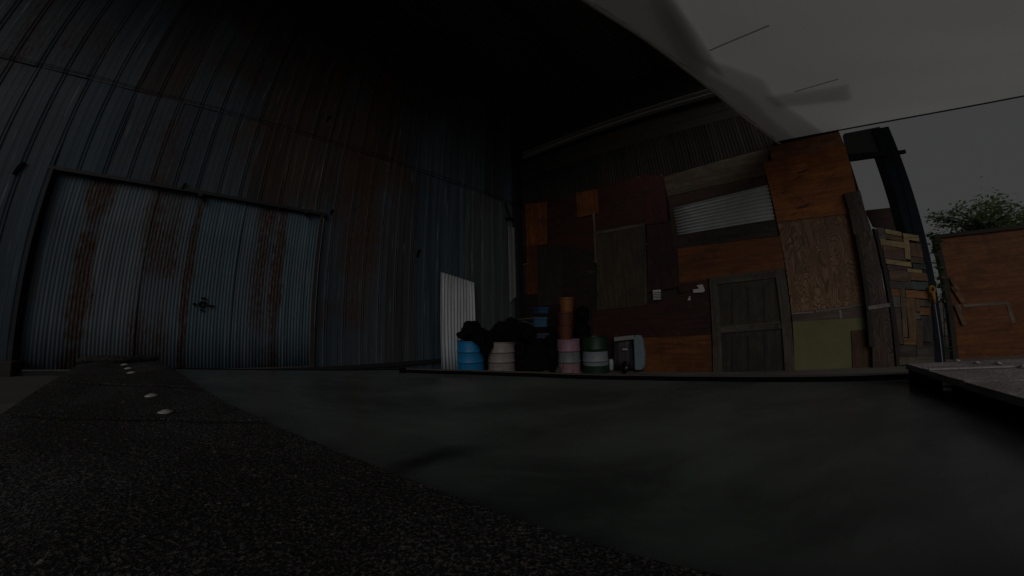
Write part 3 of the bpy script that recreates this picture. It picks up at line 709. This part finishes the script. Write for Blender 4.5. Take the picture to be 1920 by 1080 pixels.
m.prism(pts, [v-gn*.03 for v in pts]); m.obj('backing_board', M['dark_wood'], gate)
m = MB(); q = [rw(x, y, -.9) for x, y in ((1625, 394), (1682, 388), (1690, 436), (1640, 424))]; m.prism([R(u, z, -.9) for u, z in q], [R(u, z, -.98) for u, z in q])
tag(m.obj('brown_board', M['ply'], color=(.10, .055, .042)), 'dark brown board above the patchwork gate, between plank and column', 'board')

# yellow handled rod leaning on the column
ytool = thing('yellow_tool', R(rw(1765, 680)[0], 0, .3), 'thin rod with a yellow hand grip leaning on the steel column', 'tool')
ta, tb = rw(1748, 545, .12), rw(1768, 690, .35)
pa, pb = R(ta[0], ta[1], .12), R(tb[0], max(tb[1], .01), .35); dd = (pb-pa).normalized()
m = MB(); m.tube([pa+dd*.08, pb], .009, 8); m.obj('rod', M['beam_steel'], ytool)
m = MB(); sx = D2*.05; c = pa+Z*.02; m.tube([c+sx*math.cos(t)*.9+Z*math.sin(t)*.06 for t in [i*math.pi/6 for i in range(13)]], .022, 8, False)
m.tube([c-Z*.05+dd*.02, c+dd*.26], [.038, .024], 8); m.obj('grip', M['yellow'], ytool, True)

# plywood fence on the far right
fence = thing('plywood_fence', R(rw(1850, 670)[0], 0, -.35), 'orange brown plywood fence panel at the right edge with a dark cap rail', 'fence')
FW_ = -.3
def fb(pts, w, col, name='fence_sheet', mat='ply', th=.02):
    q = [rw(x, y, w) for x, y in pts]; m = MB(); m.prism([R(u, max(z, 0), w) for u, z in q], [R(u, max(z, 0), w-th) for u, z in q]); return m.obj(name, M[mat], fence, color=col)
fzt = rw(1850, 436, FW_)[1]; fu0, fu1 = rw(1779, 560, FW_)[0], 9.6
for i, (a0, a1_) in enumerate(((fu0, 7.0), (7.0, 9.2), (9.2, 11.4))):
    m = MB(); m.prism([R(a0, 0, FW_), R(a1_-.005, 0, FW_), R(a1_-.005, fzt, FW_), R(a0, fzt, FW_)], [R(a0, 0, FW_-.02), R(a1_-.005, 0, FW_-.02), R(a1_-.005, fzt, FW_-.02), R(a0, fzt, FW_-.02)])
    m.obj('fence_sheet', M['ply'], fence, color=(.21, .072, .016))
m = MB(); m.box(R((fu0+11.4)/2-.03, fzt+.03, FW_), D2*((11.4-fu0)/2+.03), N2*.05, Z*.035); m.obj('cap_rail', M['dark_wood'], fence)
m = MB(); m.box(R(fu0-.03, fzt/2, FW_), D2*.05, N2*.04, Z*fzt/2); m.obj('end_post', M['dark_wood'], fence)
fb([(1783, 538), (1790, 536), (1812, 566), (1803, 569)], FW_+.035, (.24, .125, .06), 'brace_slat', th=.022)
fb([(1780, 522), (1786, 518), (1800, 545), (1795, 549)], FW_+.045, (.20, .11, .055), 'brace_slat', th=.022)
fb([(1789, 572), (1795, 570), (1813, 608), (1805, 610)], FW_+.035, (.20, .11, .07), 'brace_slat', th=.022)
for pts in (((1806, 570), (1885, 565), (1886, 571), (1806, 576)), ((1885, 565), (1892, 567), (1905, 604), (1897, 606)), ((1790, 571), (1800, 570), (1804, 590), (1794, 592))):
    fb(pts, FW_+.006, (.20, .165, .14), 'grey_smear', 'ply', .004)

# ------------------------------------------------------------------ tree and climbing plant
def leaves(m, centres, n, spread, size):
    for _ in range(n):
        c = random.choice(centres); p = Vector(c)+Vector((random.gauss(0, 1), random.gauss(0, 1), random.gauss(0, .8)))*spread
        a = Vector((random.gauss(0, 1), random.gauss(0, 1), random.gauss(0, .6))).normalized(); b = a.orthogonal().normalized()
        b = (b*math.cos(random.random()*6)+a.cross(b)*math.sin(random.random()*6)); s = size*random.uniform(.6, 1.25)
        m.add([p-a*s, p+b*s*.45+a*s*.1, p+a*s, p-b*s*.45+a*s*.1], [(0, 1, 2, 3)])
TD = 13.0
tb_ = at_dist(1850, 430, TD); tree = thing('broadleaf_tree', (tb_.x, tb_.y, 0), 'leafy green tree behind the orange plywood fence', 'tree')
cl_ = [at_dist(x, y, TD+random.uniform(-.9, .9)) for x, y in
       ((1850, 392), (1868, 396), (1838, 402), (1820, 410), (1885, 404), (1900, 414), (1915, 420), (1845, 418), (1870, 416), (1810, 424), (1830, 430), (1860, 430), (1890, 428), (1925, 432), (1945, 425), (1960, 440), (1935, 408), (1955, 412), (1905, 445), (1850, 450), (1820, 446))]
sp_ = [at_dist(x, y, TD) for x, y in ((1790, 392), (1776, 406), (1758, 412), (1796, 402), (1748, 407), (1765, 424), (1782, 420), (1871, 384), (1850, 384))]
m = MB(); leaves(m, cl_, 2100, .25, .068); leaves(m, sp_, 420, .12, .06); m.obj('crown', M['leaf'], tree)
m = MB(); base = Vector((tb_.x, tb_.y, 0)); top = cl_[7]-Z*.3; m.tube([base, base+(top-base)*.5+Vector((.08, .05, 0)), top], [.16, .12, .07], 8)
for c in cl_[:12]+sp_: m.tube([top-Z*random.uniform(0, .6), (top+Vector(c))/2+Z*.1, Vector(c)], [.05, .03, .012], 5)
m.obj('trunk', M['trunk'], tree)
vine = thing('climbing_plant', R(rw(1758, 620)[0], 0, -.2), 'thin green creeper growing up the gap between column and orange fence', 'plant')
vc = [rw(x, y, -.12) for x, y in ((1746, 440), (1751, 452), (1756, 462), (1751, 470), (1757, 490), (1762, 505), (1764, 520), (1766, 535), (1768, 550), (1768, 562), (1770, 580), (1771, 600), (1772, 630), (1774, 655))]
m = MB(); leaves(m, [R(u, max(z, .1), -.12) for u, z in vc[:10]], 260, .045, .045); leaves(m, [R(u, max(z, .1), -.10) for u, z in vc[9:]], 50, .03, .03); m.obj('foliage', M['vine'], vine)
m = MB(); m.tube([R(u, max(z, .05), -.13) for u, z in vc], .010, 5); m.obj('stem', M['trunk'], vine)

# ------------------------------------------------------------------ drums and junk in the corner
def drum_prof(r, h):
    p = [(r-.02, 0), (r+.008, 0), (r+.008, .022), (r, .03)]
    for z in (h*.345, h*.67):
        p += [(r, z-.03), (r+.004, z-.018), (r+.014, z), (r+.004, z+.018), (r, z+.03)]
    return p + [(r, h-.03), (r+.008, h-.022), (r+.008, h), (r-.015, h), (r-.02, h-.02)]
def drum(px, base_z, d, r, h, mat, label, dent=0):
    p = at_dist(px, 660, d); t = thing('steel_drum', (p.x, p.y, base_z), label, 'barrel', 'steel drums by the shed corner')
    m = MB(); m.lathe(drum_prof(r, h), (0, 0, 0), 36, False)
    if dent: m.v = [tuple(Vector(v)*(1-.02*math.sin(5*v[0]*3+v[2]*9)) if 0.04 < v[2] < h-.04 else v) for v in m.v]
    bo = bpy.data.objects.new('shell', m.mesh('shell', mat, False)); COL.objects.link(bo); bo.parent = t; edges_sharp(bo, 40)
    m = MB(); m.lathe([(r-.02, h-.025), (.0001, h-.025)], (0, 0, 0), 36, False)
    lo = bpy.data.objects.new('lid', m.mesh('lid', M['black_steel'])); COL.objects.link(lo); lo.parent = t
    for z in (h*.345-.022, h*.67-.022):
        m = MB(); m.lathe([(r+.001, z-.006), (r+.006, z), (r+.001, z+.006)], (0, 0, 0), 36, False)
        ho = bpy.data.objects.new('rolling_hoop', m.mesh('rolling_hoop', M['black_steel'])); COL.objects.link(ho); ho.parent = t
    return t
def top_for(px, py, d): r = ray(px, py); return EYE+r.z/math.hypot(r.x, r.y)*d
bz = apron_z(lw(880, 690)[0]+.2)
d_blue, d_cream, d_pink, d_green = 6.1, 6.15, 6.65, 6.65
cb = apron_z(4.9)
drum(882, bz, d_blue, .295, top_for(882, 640, d_blue-.3)-bz, drum_mat('blue_drum_paint', [(9, (0.008, .20, .46))]), 'bright blue steel drum beside the white corrugated sheet, black sheeting over it')
drum(940, cb, d_cream, .30, top_for(940, 642, d_cream-.3)-cb, drum_mat('cream_drum_paint', [(9, (.29, .25, .23))]), 'dirty cream steel drum right of the blue drum')
hp = top_for(1066, 637, d_pink-.3)
drum(1066, 0, d_pink, .278, hp, drum_mat('pink_drum_paint', [(hp*.345-.02, (.33, .19, .23)), (hp*.67-.02, (.19, .20, .21)), (9, (.33, .18, .23))]), 'pink and grey banded steel drum under the orange buckets')
hg = top_for(1116, 632, d_green-.3)
drum(1116, 0, d_green, .30, hg, drum_mat('green_drum_paint', [(hg*.22, (.012, .04, .018)), (hg*.60, (.25, .28, .30)), (9, (.006, .040, .011))]), 'green and white banded steel drum left of the wheelbarrow')

def lump(name, pts, label, cat, seed=0, mat='bag', group=None, rough=.16):
    """Crumpled plastic heap: one sheet wrapped over a chain of rounded masses. pts: (px, py, distance, radius)."""
    rnd = random.Random(seed); bm = bmesh.new()
    for px, py, d, r, sz in pts:
        c = at_dist(px, py, d)
        ret = bmesh.ops.create_icosphere(bm, subdivisions=3, radius=1.0)
        ph = [rnd.uniform(0, 6) for _ in range(6)]
        for v in ret['verts']:
            n = v.co.normalized()
            k = 1+rough*(math.sin(4*n.x+ph[0]+3*n.z)*.7+math.sin(5*n.y+ph[1]-4*n.x)*.6+.35*math.sin(9*n.z+ph[2]+6*n.x)+.15*math.sin(15*n.x+ph[3]+11*n.y))
            v.co = c+Vector((n.x*r, n.y*r, n.z*r*sz))*k
    me = bpy.data.meshes.new(name); bm.to_mesh(me); bm.free(); me.materials.append(M[mat])
    o = bpy.data.objects.new(name, me); COL.objects.link(o); tag(o, label, cat, group)
    rm = o.modifiers.new('remesh', 'REMESH'); rm.mode = 'VOXEL'; rm.voxel_size = .022
    return o
lump('plastic_heap', [(884, 616, d_blue, .22, .85), (900, 624, d_blue-.1, .19, .7), (876, 626, d_blue-.05, .17, .7), (902, 640, d_blue-.34, .11, 1.2), (906, 656, d_blue-.36, .085, 1.1), (893, 634, d_blue-.3, .12, .9), (918, 634, d_blue, .17, .9), (868, 628, d_blue-.05, .15, .6), (912, 648, d_blue-.2, .14, 1.1)],
     'black plastic sheeting heaped on the blue drum and hanging down its side', 'sheeting', 3)
lump('rubbish_bundle', [(950, 617, d_cream, .24, .9), (932, 624, d_cream-.1, .18, .8), (968, 622, d_cream, .20, .9), (950, 632, d_cream-.1, .26, .35), (984, 624, d_cream+.1, .22, .9), (966, 606, d_cream+.05, .15, .7)],
     'dark ragged bundle with twigs piled on the cream drum', 'bundle', 5, rough=.26)
m = MB()
for i in range(16):
    c = at_dist(random.uniform(935, 990), random.uniform(596, 616), d_cream+random.uniform(-.1, .1)); a = Vector((random.gauss(0, 1), random.gauss(0, .4), random.uniform(-.3, .6)))*.13
    m.tube([c-a, c+Z*random.uniform(-.03, .04), c+a], [.010, .012, .005], 5)
tag(m.obj('twigs', M['trunk']), 'dry twigs sticking out of the dark bundle on the cream drum', 'twigs', kind='stuff')
lump('bin_bag', [(1004, 664, 6.35, .34, 1.0), (985, 684, 6.25, .30, .9), (1020, 684, 6.3, .30, .9), (1000, 690, 6.2, .34, .7), (1030, 664, 6.45, .22, 1.2), (976, 664, 6.3, .22, 1.1), (1010, 646, 6.4, .24, .7), (1030, 640, 6.5, .18, .9)],
     'large shapeless black bag filling the gap between cream and pink drums', 'bag', 11, rough=.10)
lump('bin_bag', [(1092, 590, 7.05, .18, 1.3), (1090, 620, 7.0, .20, 1.1), (1094, 640, 7.0, .22, 1.3), (1092, 672, 7.0, .2, 1.4)],
     'tall black bag standing behind the pink and green drums', 'bag', 17, rough=.08)
def crate(px, py, d, hx, hz, col, label, yaw=.3):
    p = at_dist(px, py, d); t = thing('plastic_crate', (p.x, p.y, p.z-hz), label, 'crate', 'blue crates on the black bag'); x = Vector((math.cos(yaw), math.sin(yaw), 0)); y = Vector((-x.y, x.x, 0))
    mm = flat('crate_plastic', col, .5); c = Vector(p)
    for s, a, b2 in ((1, x, y), (-1, x, y), (1, y, x), (-1, y, x)):
        m = MB(); m.box(c+a*s*hx, a*.012, b2*(hx-.013), Z*hz); m.obj('crate_side', mm, t)
    m = MB(); m.box(c-Z*(hz-.02), x*(hx-.014), y*(hx-.014), Z*.012); m.obj('crate_base', mm, t)
    for s, a, b2 in ((1, x, y), (-1, x, y), (1, y, x), (-1, y, x)):
        m = MB(); m.box(c+a*s*(hx+.012)+Z*(hz-.03), a*.012, b2*(hx+.01), Z*.022); m.obj('crate_rim', mm, t)
crate(1011, 632, 6.5, .155, .095, (.04, .055, .085), 'dull grey blue crate, lowest of the crate stack on the black bag', .5)
crate(1010, 604, 6.5, .15, .115, (.015, .075, .16), 'blue plastic crate in the middle of the stack on the black bag', .2)
crate(1014, 582, 6.52, .125, .075, (.025, .06, .14), 'small blue crate topmost on the black bag', .45)
def bucket(px, y0, y1, d, r, col, label):
    zb, zt_ = top_for(px, y1, d), top_for(px, y0, d); h = zt_-zb; p = at_dist(px, (y0+y1)/2, d)
    t = thing('plastic_bucket', (p.x, p.y, zb), label, 'bucket', 'orange buckets stacked on the pink drum')
    mm = flat('bucket_plastic', col, .5); m = MB(); m.lathe([(r*.84, 0), (r, h*.88)], (p.x, p.y, zb), 26, False); m.lathe([(r*.84, .002), (.001, .002)], (p.x, p.y, zb), 26, False); m.obj('body', mm, t, True)
    m = MB(); m.lathe([(r, h*.86), (r+.016, h*.88), (r+.016, h*.97), (r-.006, h*.97), (r-.006, h*.86)], (p.x, p.y, zb), 26, False); m.obj('rim', mm, t)
    m = MB(); m.lathe([(r-.006, h*.93), (.001, h*.93)], (p.x, p.y, zb), 26, False); m.obj('cover', M['dark_wood'], t)
bucket(1060, 611, 637.5, 6.55, .185, (.13, .035, .014), 'dark orange bucket, lowest on the pink drum')
bucket(1060, 585, 611, 6.55, .195, (.12, .034, .016), 'brownish orange bucket in the middle of the stack on the pink drum')
bucket(1062, 558, 585, 6.55, .18, (.23, .085, .022), 'bright orange bucket topmost on the stack on the pink drum')

# white corrugated sheet leaning on the steel wall
q0, q1 = lw(826, 510, .08), lw(888, 523, .08); qb = lw(827, 693, .30); zb_, zt_ = apron_z(q0[0]-.2)+.01, q0[1]
def lean(u, z, w):
    t = (zt_-z)/(zt_-zb_); return L(u+(qb[0]-q0[0])*t, z-(.16*(u-q0[0])/(q1[0]-q0[0]))*(1-t), w)
ws = corrugated(lean, q0[0], q1[0]+.02, zb_, zt_, .08, .085, .017, M['galv'], None, (.62, .63, .65), 'corrugated_sheet', n=8, wob=.012, thick=N1*-.004, tilt=.22)
tag(ws, 'pale new corrugated metal sheet leaning on the steel wall behind the blue drum', 'metal sheet')

# wheelbarrow tipped upright against the wall
wd_ = 6.75
wb = thing('wheelbarrow', at_dist(1176, 700, wd_).xy.to_3d(), 'old blue wheelbarrow stood on end against the plywood wall, handles up', 'wheelbarrow')
def W_(px, py, d=wd_): return at_dist(px, py, d)
blue_p = flat('blue_tube_paint', (0.02, .04, .20), .4); tray_p = drum_mat('tray_paint', [(9, (.20, .27, .31))])
for a0, b0 in (((1147, 572), (1156, 690)), ((1197, 568), (1184, 690))):
    m = MB(); p, r_ = W_(*a0, wd_+.25), W_(*b0); p2 = p+(r_-p)*.35; m.tube([p, p2, r_+Z*.04], .018, 8); m.obj('handle', blue_p, wb, True)
    g0 = p+(r_-p)*.0; m = MB(); m.tube([g0-(r_-p).normalized()*.10, g0+(r_-p).normalized()*.06], .022, 8); m.obj('grip', M['black'], wb, True)
# tray: a shallow dished pan standing on edge, open side turned away to the right
ctr = W_(1168, 661, wd_); ax_ = D2; ay_ = Z; az_ = N2
m = MB(); nu, nv = 15, 13
def tray(i, j):
    s, t = -1+2*i/(nu-1), -1+2*j/(nv-1); e = max(abs(s), abs(t))
    dpt = .20*(1-max(0, (e-.55)/.45)**1.6)
    return ctr+ax_*(s*.27*(1-.10*t))+ay_*(t*.40)+az_*(dpt-.02)
m.grid(nu, nv, tray, N2*-.008); m.obj('tray', flat('tray_underside', (.055, .05, .05), .55, .1, .5, 8, .3), wb, True)
c2 = W_(1197, 661, wd_-.22); m = MB()
prof = [(-.10, -.40), (.06, -.40), (.115, -.30), (.125, .0), (.105, .27), (.045, .385), (-.06, .40), (-.10, .33)]
m.prism([c2+ax_*x+ay_*y+az_*.02 for x, y in prof], [c2+ax_*(x+.02)+ay_*y-az_*.16 for x, y in prof]); m.obj('tray_side', tray_p, wb, bevel=.02)
m = MB(); pa, pb = W_(1152, 636, wd_-.22), W_(1189, 632, wd_-.22); m.box((pa+pb)/2, (pb-pa)/2, N2*.02, Z*.045); m.obj('cross_brace', flat('brace_metal', (.25, .24, .23), .5, .3), wb)
for x in (1157, 1182):
    m = MB(); m.tube([W_(x, 640, wd_-.24), W_(x+1, 668, wd_-.36), W_(x-1, 692, wd_-.26)], .014, 6); m.obj('leg', M['black_steel'], wb, True)
m = MB(); c = W_(1172, 690, wd_-.2); pts = [c+Z*(.13*math.sin(t*math.pi/9))+N2*(.13*math.cos(t*math.pi/9)) for t in range(19)]; m.tube(pts, .032, 8, False); m.obj('tyre', M['black'], wb, True)
m = MB(); m.tube([c-D2*.06, c+D2*.06], .03, 8); m.tube([c-D2*.005, c+D2*.005], .10, 12); m.obj('hub', M['bare_steel'], wb)
m = MB(); p = W_(1172, 655, wd_-.25); m.box(p, D2*.06, N2*.01, Z*.02); m.obj('bracket', M['nail'], wb)
m = MB(); p = W_(1146, 685, wd_-.1); m.lathe([(.03, -.13), (.055, -.08), (.055, .10), (.03, .15)], p, 14)
tag(m.obj('plastic_bottle', flat('bottle_plastic', (.38, .42, .44), .3), None, True), 'small pale plastic bottle between the green drum and the wheelbarrow', 'bottle')

# ------------------------------------------------------------------ raised water tank with felt covered rim boards
ZB = EYE-.15                                                  # top of the rim boards
tank = thing('water_tank', (0, .4, 0), 'raised tank with rim boards covered in gritty black felt, filled with murky water', 'tank')
BD = Vector((-.9297, .3683, 0)); BN = Vector((.3683, .9297, 0))   # along the near board; towards the water
B0 = Vector((.105, .134, 0))
def T(s, t, z): return B0+BD*s+BN*t+Z*z                       # s along the near board (to the left), t towards the far side
NL = T(1.29, 0, 0); FLc = T(.78, .63, 0)
# near board, between its two edges as they run
def along_px(pts, z): return [Vector((p.x, p.y, 0)) for p in (flr(x, y, z) for x, y in pts)]
RE = along_px(((296, 677), (330, 691), (380, 722), (430, 754), (510, 790), (590, 825), (700, 873), (850, 925), (1000, 974), (1150, 1018), (1300, 1056)), ZB)
RE.append(RE[-1]+(RE[-1]-RE[-2])*1.2); RE.append(RE[-1]+Vector((.9, -.36, 0)))
LE = along_px(((146, 681), (125, 694), (100, 710), (50, 742), (0, 775)), ZB)
LE += [Vector((-.52, .045, 0)), Vector((-.36, -.03, 0)), Vector((-.25, -.08, 0)), Vector((-.18, -.11, 0)), Vector((-.12, -.14, 0)), Vector((-.06, -.165, 0)), Vector((.06, -.21, 0)), Vector((.95, -.56, 0))]
m = MB(); nn = len(RE)
def brd(i, j):
    p = LE[i]*(1-j/8)+RE[i]*(j/8)
    return p+Z*(ZB+.003*math.sin(p.x*5.3+j*1.1)+.002*math.sin(p.x*17+j*2.1)-(.004 if j in (0, 8) else 0))
m.grid(nn, 9, brd, Z*-.028); nb = m.obj('near_board', M['felt'], tank, True); edges_sharp(nb, 50)
def cap_nail(p, parent, r=.0118):
    m = MB(); m.lathe([(r, 0), (r*.97, .0012), (r*.62, .0026), (r*.34, .0042), (r*.08, .0045)], p, 14); return m.obj('cap_nail', M['nail'], parent, True)
for px, py in ((310, 771), (284, 740.5), (247, 698), (241, 690), (234, 683), (217, 676)):
    p = flr(px, py, ZB+.004); cap_nail((p.x, p.y, ZB+.002), nb)
for k_ in (2.3, 4.1):
    m = MB(); i_ = int(k_); f_ = k_-i_
    la, ra = LE[i_]*(1-f_)+LE[i_+1]*f_, RE[i_]*(1-f_)+RE[i_+1]*f_
    m.grid(12, 2, lambda i, j: la+(ra-la)*(.03+.94*i/11)+BD*(.003*j+.002*math.sin(i))+Z*(ZB+.0065), Z*-.003); m.obj('felt_lap', M['felt'], nb)
# rolled felt at the far end of the near board
pr = [flr(x, y, ZB) for x, y in ((140, 688), (160, 677), (210, 674), (262, 678), (290, 690))]
c0, c1 = LE[0]+Z*(ZB+.008), RE[0]+Z*(ZB+.008)
m = MB(); m.tube([c0+(c1-c0)*(i/8)+BD*(.012*math.sin(i*1.1)) for i in range(9)], [.008, .013, .017, .018, .016, .014, .016, .015, .008], 10); m.obj('rolled_felt', M['felt'], tank, True)
# far rail, right board, end rim, inner walls
FRP = [flr(x, y, ZB-.018) for x, y in ((755, 691), (880, 694.5), (1000, 698), (1200, 703), (1330, 704.5), (1450, 705), (1580, 703.5), (1700, 699))]
FRP = [Vector((p.x, p.y, 0)) for p in FRP]; FRP.append(FRP[-1]+(FRP[-1]-FRP[-2])*.6)
FR0, FR1 = FRP[0], FRP[-1]
rc = along_px(((1698, 682), (1920, 742.5), (1920, 673)), ZB+.012)
RI0 = rc[0]; RD = (rc[1]-rc[0]).normalized(); RN = (rc[2]-rc[0]).normalized()      # right board: along the inner edge, and outward
def edge_a(px, py): p = along_px(((px, py),), ZB+.012)[0]; return (p-RI0).dot(RD)
ea, eb = edge_a(1737, 694), edge_a(1803, 712)
def strip(pts, off0, off1, z0, z1):          # a bar bent along a row of points
    m = MB(); n = len(pts); ns = []
    for i in range(n):
        d = (pts[min(i+1, n-1)]-pts[max(i-1, 0)]).normalized(); ns.append(Vector((-d.y, d.x, 0)))
    for i in range(n-1):
        a, b = pts[i], pts[i+1]
        m.prism([a+ns[i]*off0+Z*z0, b+ns[i+1]*off0+Z*z0, b+ns[i+1]*off1+Z*z0, a+ns[i]*off1+Z*z0], [a+ns[i]*off0+Z*z1, b+ns[i+1]*off0+Z*z1, b+ns[i+1]*off1+Z*z1, a+ns[i]*off1+Z*z1])
    return m
strip(FRP, .002, .018, ZB-.021, ZB-.0185).obj('far_rail', flat('grey_trim', (.075, .07, .062), .8, 0, .4, 20), tank)
m = strip(FRP, 0, .020, ZB-.5, ZB-.0215); m.tube([FR0+Z*(ZB-.045), FR0+Z*(ZB-.018)], .014, 10); m.obj('far_side', M['black'], tank)
RZ = ZB+.012
def RB(a_, b_, z): return RI0+RD*a_+RN*b_+Z*z
for a0, a1_, dz in ((0, ea, .0), (ea+.001, eb, -.002), (eb+.0015, 1.25, -.0035)):
    m = MB(); m.grid(12, 7, lambda i, j: RB(a0+(a1_-a0)*i/11, 1.1*j/6, RZ+dz+.0004*math.sin(i*.7+j)), Z*-.012)
    rb = m.obj('right_board', M['felt_skylit'], tank, True); edges_sharp(rb, 50)
    if a0 == 0:
        for px, py in ((1795, 678), (1832, 682), (1872, 683), (1918, 689)):
            p = flr(px, py, RZ); cap_nail((p.x, p.y, RZ+.001), rb, .0055)
m = MB(); m.grid(8, 2, lambda i, j: RB(ea-.001+.003*j, .0+.14*i/7, RZ+.003), Z*-.003); m.obj('edge_strip', M['nail'], tank)
m = MB(); m.box(RB(.63, .03, ZB-.26), RD*.64, RN*.02, Z*.258); m.obj('right_side', M['black'], tank)
for dz in (-.006, -.0155):
    p = flr(1768, 714, ZB); a_ = (Vector((p.x, p.y, 0))-RI0).dot(RD); m = MB(); m.tube([RB(a_, .012, ZB+dz), RB(a_, -.001, ZB+dz)], .0034, 10); m.obj('bolt', M['paper'], tank)
m = MB(); NE = along_px(((322, 691.0), (430, 692.2), (550, 693.2), (660, 693.4), (752, 692.6)), ZB-.032); strip(NE, 0, .015, ZB-.5, ZB-.032).obj('end_side', M['black'], tank)
m = MB(); m.box(T(.1, -.06, ZB-.28), BD*1.3, BN*.02, Z*.245); m.obj('near_side', M['black'], tank)
m = MB()
for s_, t_ in ((1.25, -.2), (-.9, -.2), (.7, .60), (-.6, .60)): m.box(T(s_, t_, .255), BD*.04, BN*.04, Z*.255)
m.box(T(.1, .2, .53), BD*1.35, BN*.45, Z*.02); m.obj('stand', M['dark_wood'], tank)
wz = ZB-.034
wtr = MB(); a0 = FR0; pl = [p+Z*wz for p in NE]+[p+Z*wz for p in FRP[1:]]+[p+Z*wz-BN*.01 for p in reversed(RE[1:])]; wtr.add(pl, [tuple(range(len(pl)))])
tag(wtr.obj('water', M['water']), 'still murky grey green water in the tank', kind='structure')
